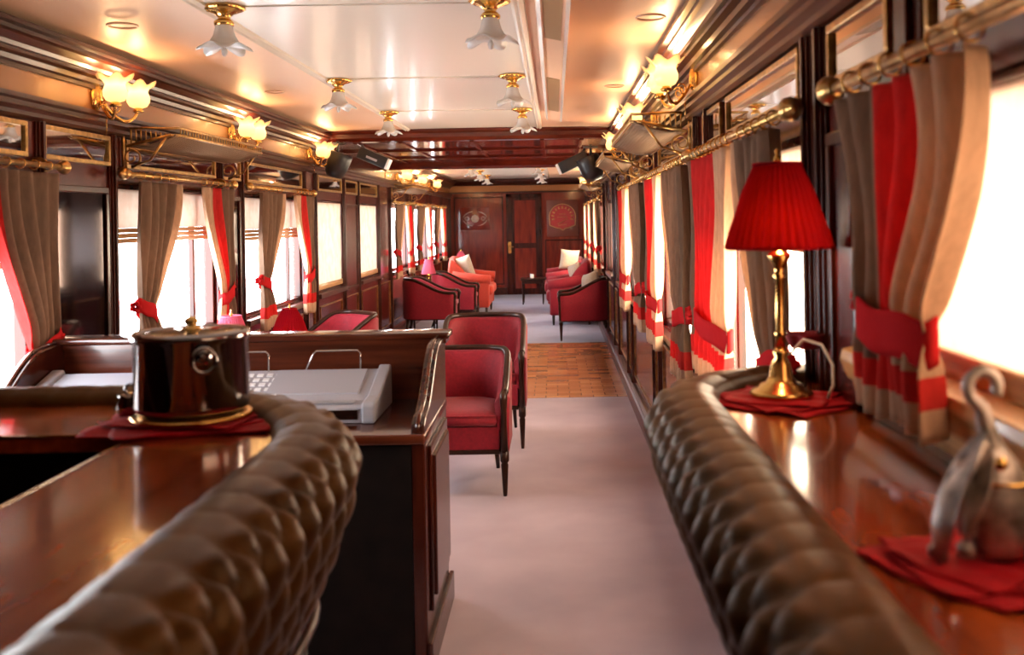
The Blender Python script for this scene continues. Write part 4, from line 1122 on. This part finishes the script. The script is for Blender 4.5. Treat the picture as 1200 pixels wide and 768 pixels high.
# ------------------------------------------------------------------ black loudspeakers and boxes on the beam
def speaker(lab, loc, rz):
    r = thing('loudspeaker', lab, 'loudspeaker', loc, rz, 'round black loudspeakers')
    m = MB().lathe([(.001, -.12), (.06, -.115), (.085, -.08), (.098, -.02), (.102, .05), (.104, .09), (.095, .10), (.001, .095)], n=28); m.xf(Matrix.Rotation(.35, 4, 'Y')); m.build('housing', 'black', r)
    MB().tube([(0, 0, .09), (.0, .02, .16), (0, .02, .20)], .012, 8).build('bracket', 'black', r)
    MB().box(-.06, .06, -.02, .06, .17, .185).build('mount_plate', 'black', r)
    return r
def box_unit(lab, loc, e):
    r = thing('spotlight', lab, 'spotlight', loc, 0, 'black box spotlights')
    M = Matrix.Rotation(e*.42, 4, 'Y')
    MB().rbox(-.13, .13, -.07, .07, -.05, .05, .01).xf(M).build('housing', 'black', r)
    MB().rbox(-.15 if e < 0 else .13, -.13 if e < 0 else .15, -.065, .065, -.046, .046, .004).xf(M).build('front_plate', 'key_white', r)
    MB().rbox(-.05, .05, -.074, -.070, -.02, .0, .002).xf(M).build('label_plate', 'grey_plastic', r) if e > 0 else None
    MB().tube([(e*-.06, 0, .04), (e*-.10, 0, .12)], .012, 8).build('arm', 'black', r)
    return r
speaker('round black loudspeaker hanging beside the third lit sconce, bar side', (-1.86, 8.45, 2.0), 0)
speaker('round black loudspeaker hanging over the aisle-side curtains', (.32, 8.45, 1.93), PI)
box_unit('black box spotlight with pale stripe hanging under the beam, bar side', (-1.56, 8.5, 2.05), 1)
box_unit('tilted black box spotlight with white front under the beam, aisle side', (.17, 8.5, 1.98), -1)

# ------------------------------------------------------------------ end wall: door, emblems
m = MB(); m.box(-.96, -.84, YE-.05, YE, 0, 2.0); m.box(-.34, -.26, YE-.05, YE, 0, 2.0); m.box(-.96, -.26, YE-.05, YE, 1.93, 2.0)
struct(m.build('trim_14', 'mahogany', bevel=.006), 'dark frame of the end wall door')
d = MB().box(-.84, -.34, YE-.03, YE, .0, 1.93).build('door_1', 'mahogany', bevel=.004); struct(d, 'dark panelled door in the end wall')
m = MB()
for (xa, xb, za, zb) in ((-.80, -.38, 1.02, 1.87), (-.80, -.38, .12, .92)):
    m.box(xa, xb, YE-.038, YE-.03, za, zb); m.box(xa+.05, xb-.05, YE-.048, YE-.038, za+.05, zb-.05)
m.build('door_panel', 'end_wood', d, bevel=.005)
m = MB(); m.box(-.93, -.87, YE-.056, YE-.05, .82, 1.05); m.tube([(-.90, YE-.056, .95), (-.90, YE-.10, .95), (-.82, YE-.10, .95)], .008, 8)
m.build('door_handle', 'brass', d)
m = MB(); m.box(XL, XR, YE-.025, YE, 0, .14); struct(m.build('baseboard_end', 'mahogany_long'))
m = MB()
for (x0, x1, z0, z1) in ((-2.0, -1.02, .2, 1.95), (-.2, .55, .2, 1.08)):
    e = .025
    for bx_ in ((x0, x1, z0, z0+e), (x0, x1, z1-e, z1), (x0, x0+e, z0, z1), (x1-e, x1, z0, z1)):
        m.box(bx_[0], bx_[1], YE-.014, YE, bx_[2], bx_[3])
struct(m.build('trim_15', 'mahogany', bevel=.004), 'panel mouldings on the end wall')
# oval emblem
em = thing('oval_plaque', 'oval plaque with silver laurel scrolls and a central rosette on the end wall', 'plaque', (-1.58, YE-.02, 1.52))
MB().rbox(-.29, .29, 0, .02, -.22, .22, .008).build('backing', 'end_wood', em)
for a0 in range(4):
    pts = []
    for q in range(12):
        a = a0*PI/2+.22+q*(PI/2-.44)/11; pts.append((.235*math.cos(a), -.006, .145*math.sin(a)))
    MB().tube(pts, [.004+.008*math.sin(PI*q/11) for q in range(12)], 6).build('laurel_branch', 'emblem_silver', em)
for sx_ in (-1, 1):
    pts = [(sx_*(.16+.055*(1-q/30)*math.cos(q*PI/5)), -.005, .05*(1-q/30)*math.sin(q*PI/5)) for q in range(22)]
    MB().tube(pts, .004, 5).build('scroll', 'emblem_silver', em)
m = MB(); m.lathe([(.075, 0), (.078, .008), (.066, .012), (.062, .004), (.04, .004), (.036, .014), (.02, .016), (.001, .02)], n=32, mod=lambda R_, z, a, j: (R_*(1+.06*math.cos(8*a)), z)); m.xf(Matrix.Rotation(PI/2, 4, 'X')); m.build('rosette', 'emblem_silver', em)
# crest
cr = thing('crest_plaque', 'rounded red crest with gold border on a brown board on the end wall', 'plaque', (.155, YE-.02, 1.5))
MB().rbox(-.31, .31, 0, .02, -.36, .36, .006).build('backing', 'emblem_back', cr)
out_ = [(.26*math.cos(a), .03+.25*math.sin(a)) for a in [(-.12+ q*(1+.24/PI)*PI/30*1.0) for q in range(31)]]
out_ += [(-.25, -.14), (-.12, -.19), (-.05, -.20), (0, -.24), (.05, -.20), (.12, -.19), (.25, -.14)]
n = len(out_); m = MB(); m.add([(x*.93, -.006, z*.93) for x, z in out_]+[(x*.93, .002, z*.93) for x, z in out_], [tuple(range(n))]+[(i, (i+1) % n, n+(i+1) % n, n+i) for i in range(n)]); m.build('shield', 'emblem_red', cr)
m = MB(); m.tube([(x, -.006, z) for x, z in out_], .008, 6, True)
for k in range(11):
    a = -.25+k*(PI+.5)/10; x, z = .195*math.cos(a), .03+.19*math.sin(a)
    m.tube([(x*.86, -.01, .03+(z-.03)*.86), (x*1.12, -.01, .03+(z-.03)*1.12)], [.020, .010], 6)
m.build('gold_border', 'emblem_gold', cr)
m = MB()
for (row, sl, n_) in ((.08, .0, 4), (.02, .0, 6), (-.07, .45, 6), (-.135, .1, 5)):
    for k in range(n_):
        x = (k-(n_-1)/2)*.034; z = row+sl*x
        m.tube([(x-.010, -.010, z-.010), (x-.002, -.010, z+.016), (x+.006, -.010, z-.006), (x+.012, -.010, z+.008)], .0042, 5)
m.build('lettering', 'emblem_gold', cr)

# ------------------------------------------------------------------ world and render
w = bpy.data.worlds.new('World'); S.world = w; w.use_nodes = True
nt = w.node_tree; nt.nodes.clear()
bg = nt.nodes.new('ShaderNodeBackground'); o = nt.nodes.new('ShaderNodeOutputWorld')
tc = nt.nodes.new('ShaderNodeTexCoord'); sp = nt.nodes.new('ShaderNodeSeparateXYZ')
nt.links.new(tc.outputs['Generated'], sp.inputs[0])
mr = nt.nodes.new('ShaderNodeMapRange'); mr.inputs[1].default_value = -1; mr.inputs[2].default_value = 1
nt.links.new(sp.outputs[0], mr.inputs[0])
rc = ramp(nt, mr.outputs[0], [(0.0, (.95, .97, 1.0)), (0.45, (.95, .97, 1.0)), (0.55, (.95, .74, .52)), (1.0, (.95, .74, .52))])
nt.links.new(rc, bg.inputs[0]); bg.inputs[1].default_value = 24.0
nt.links.new(bg.outputs[0], o.inputs[0])
S.view_settings.view_transform = 'Standard'; S.view_settings.look = 'None'
S.view_settings.gamma = 1; S.view_settings.use_curve_mapping = False
S.view_settings.exposure = 0.0
S.cycles.max_bounces = 9; S.cycles.diffuse_bounces = 5; S.cycles.glossy_bounces = 4; S.cycles.transparent_max_bounces = 12
S.cycles.sample_clamp_indirect = 6
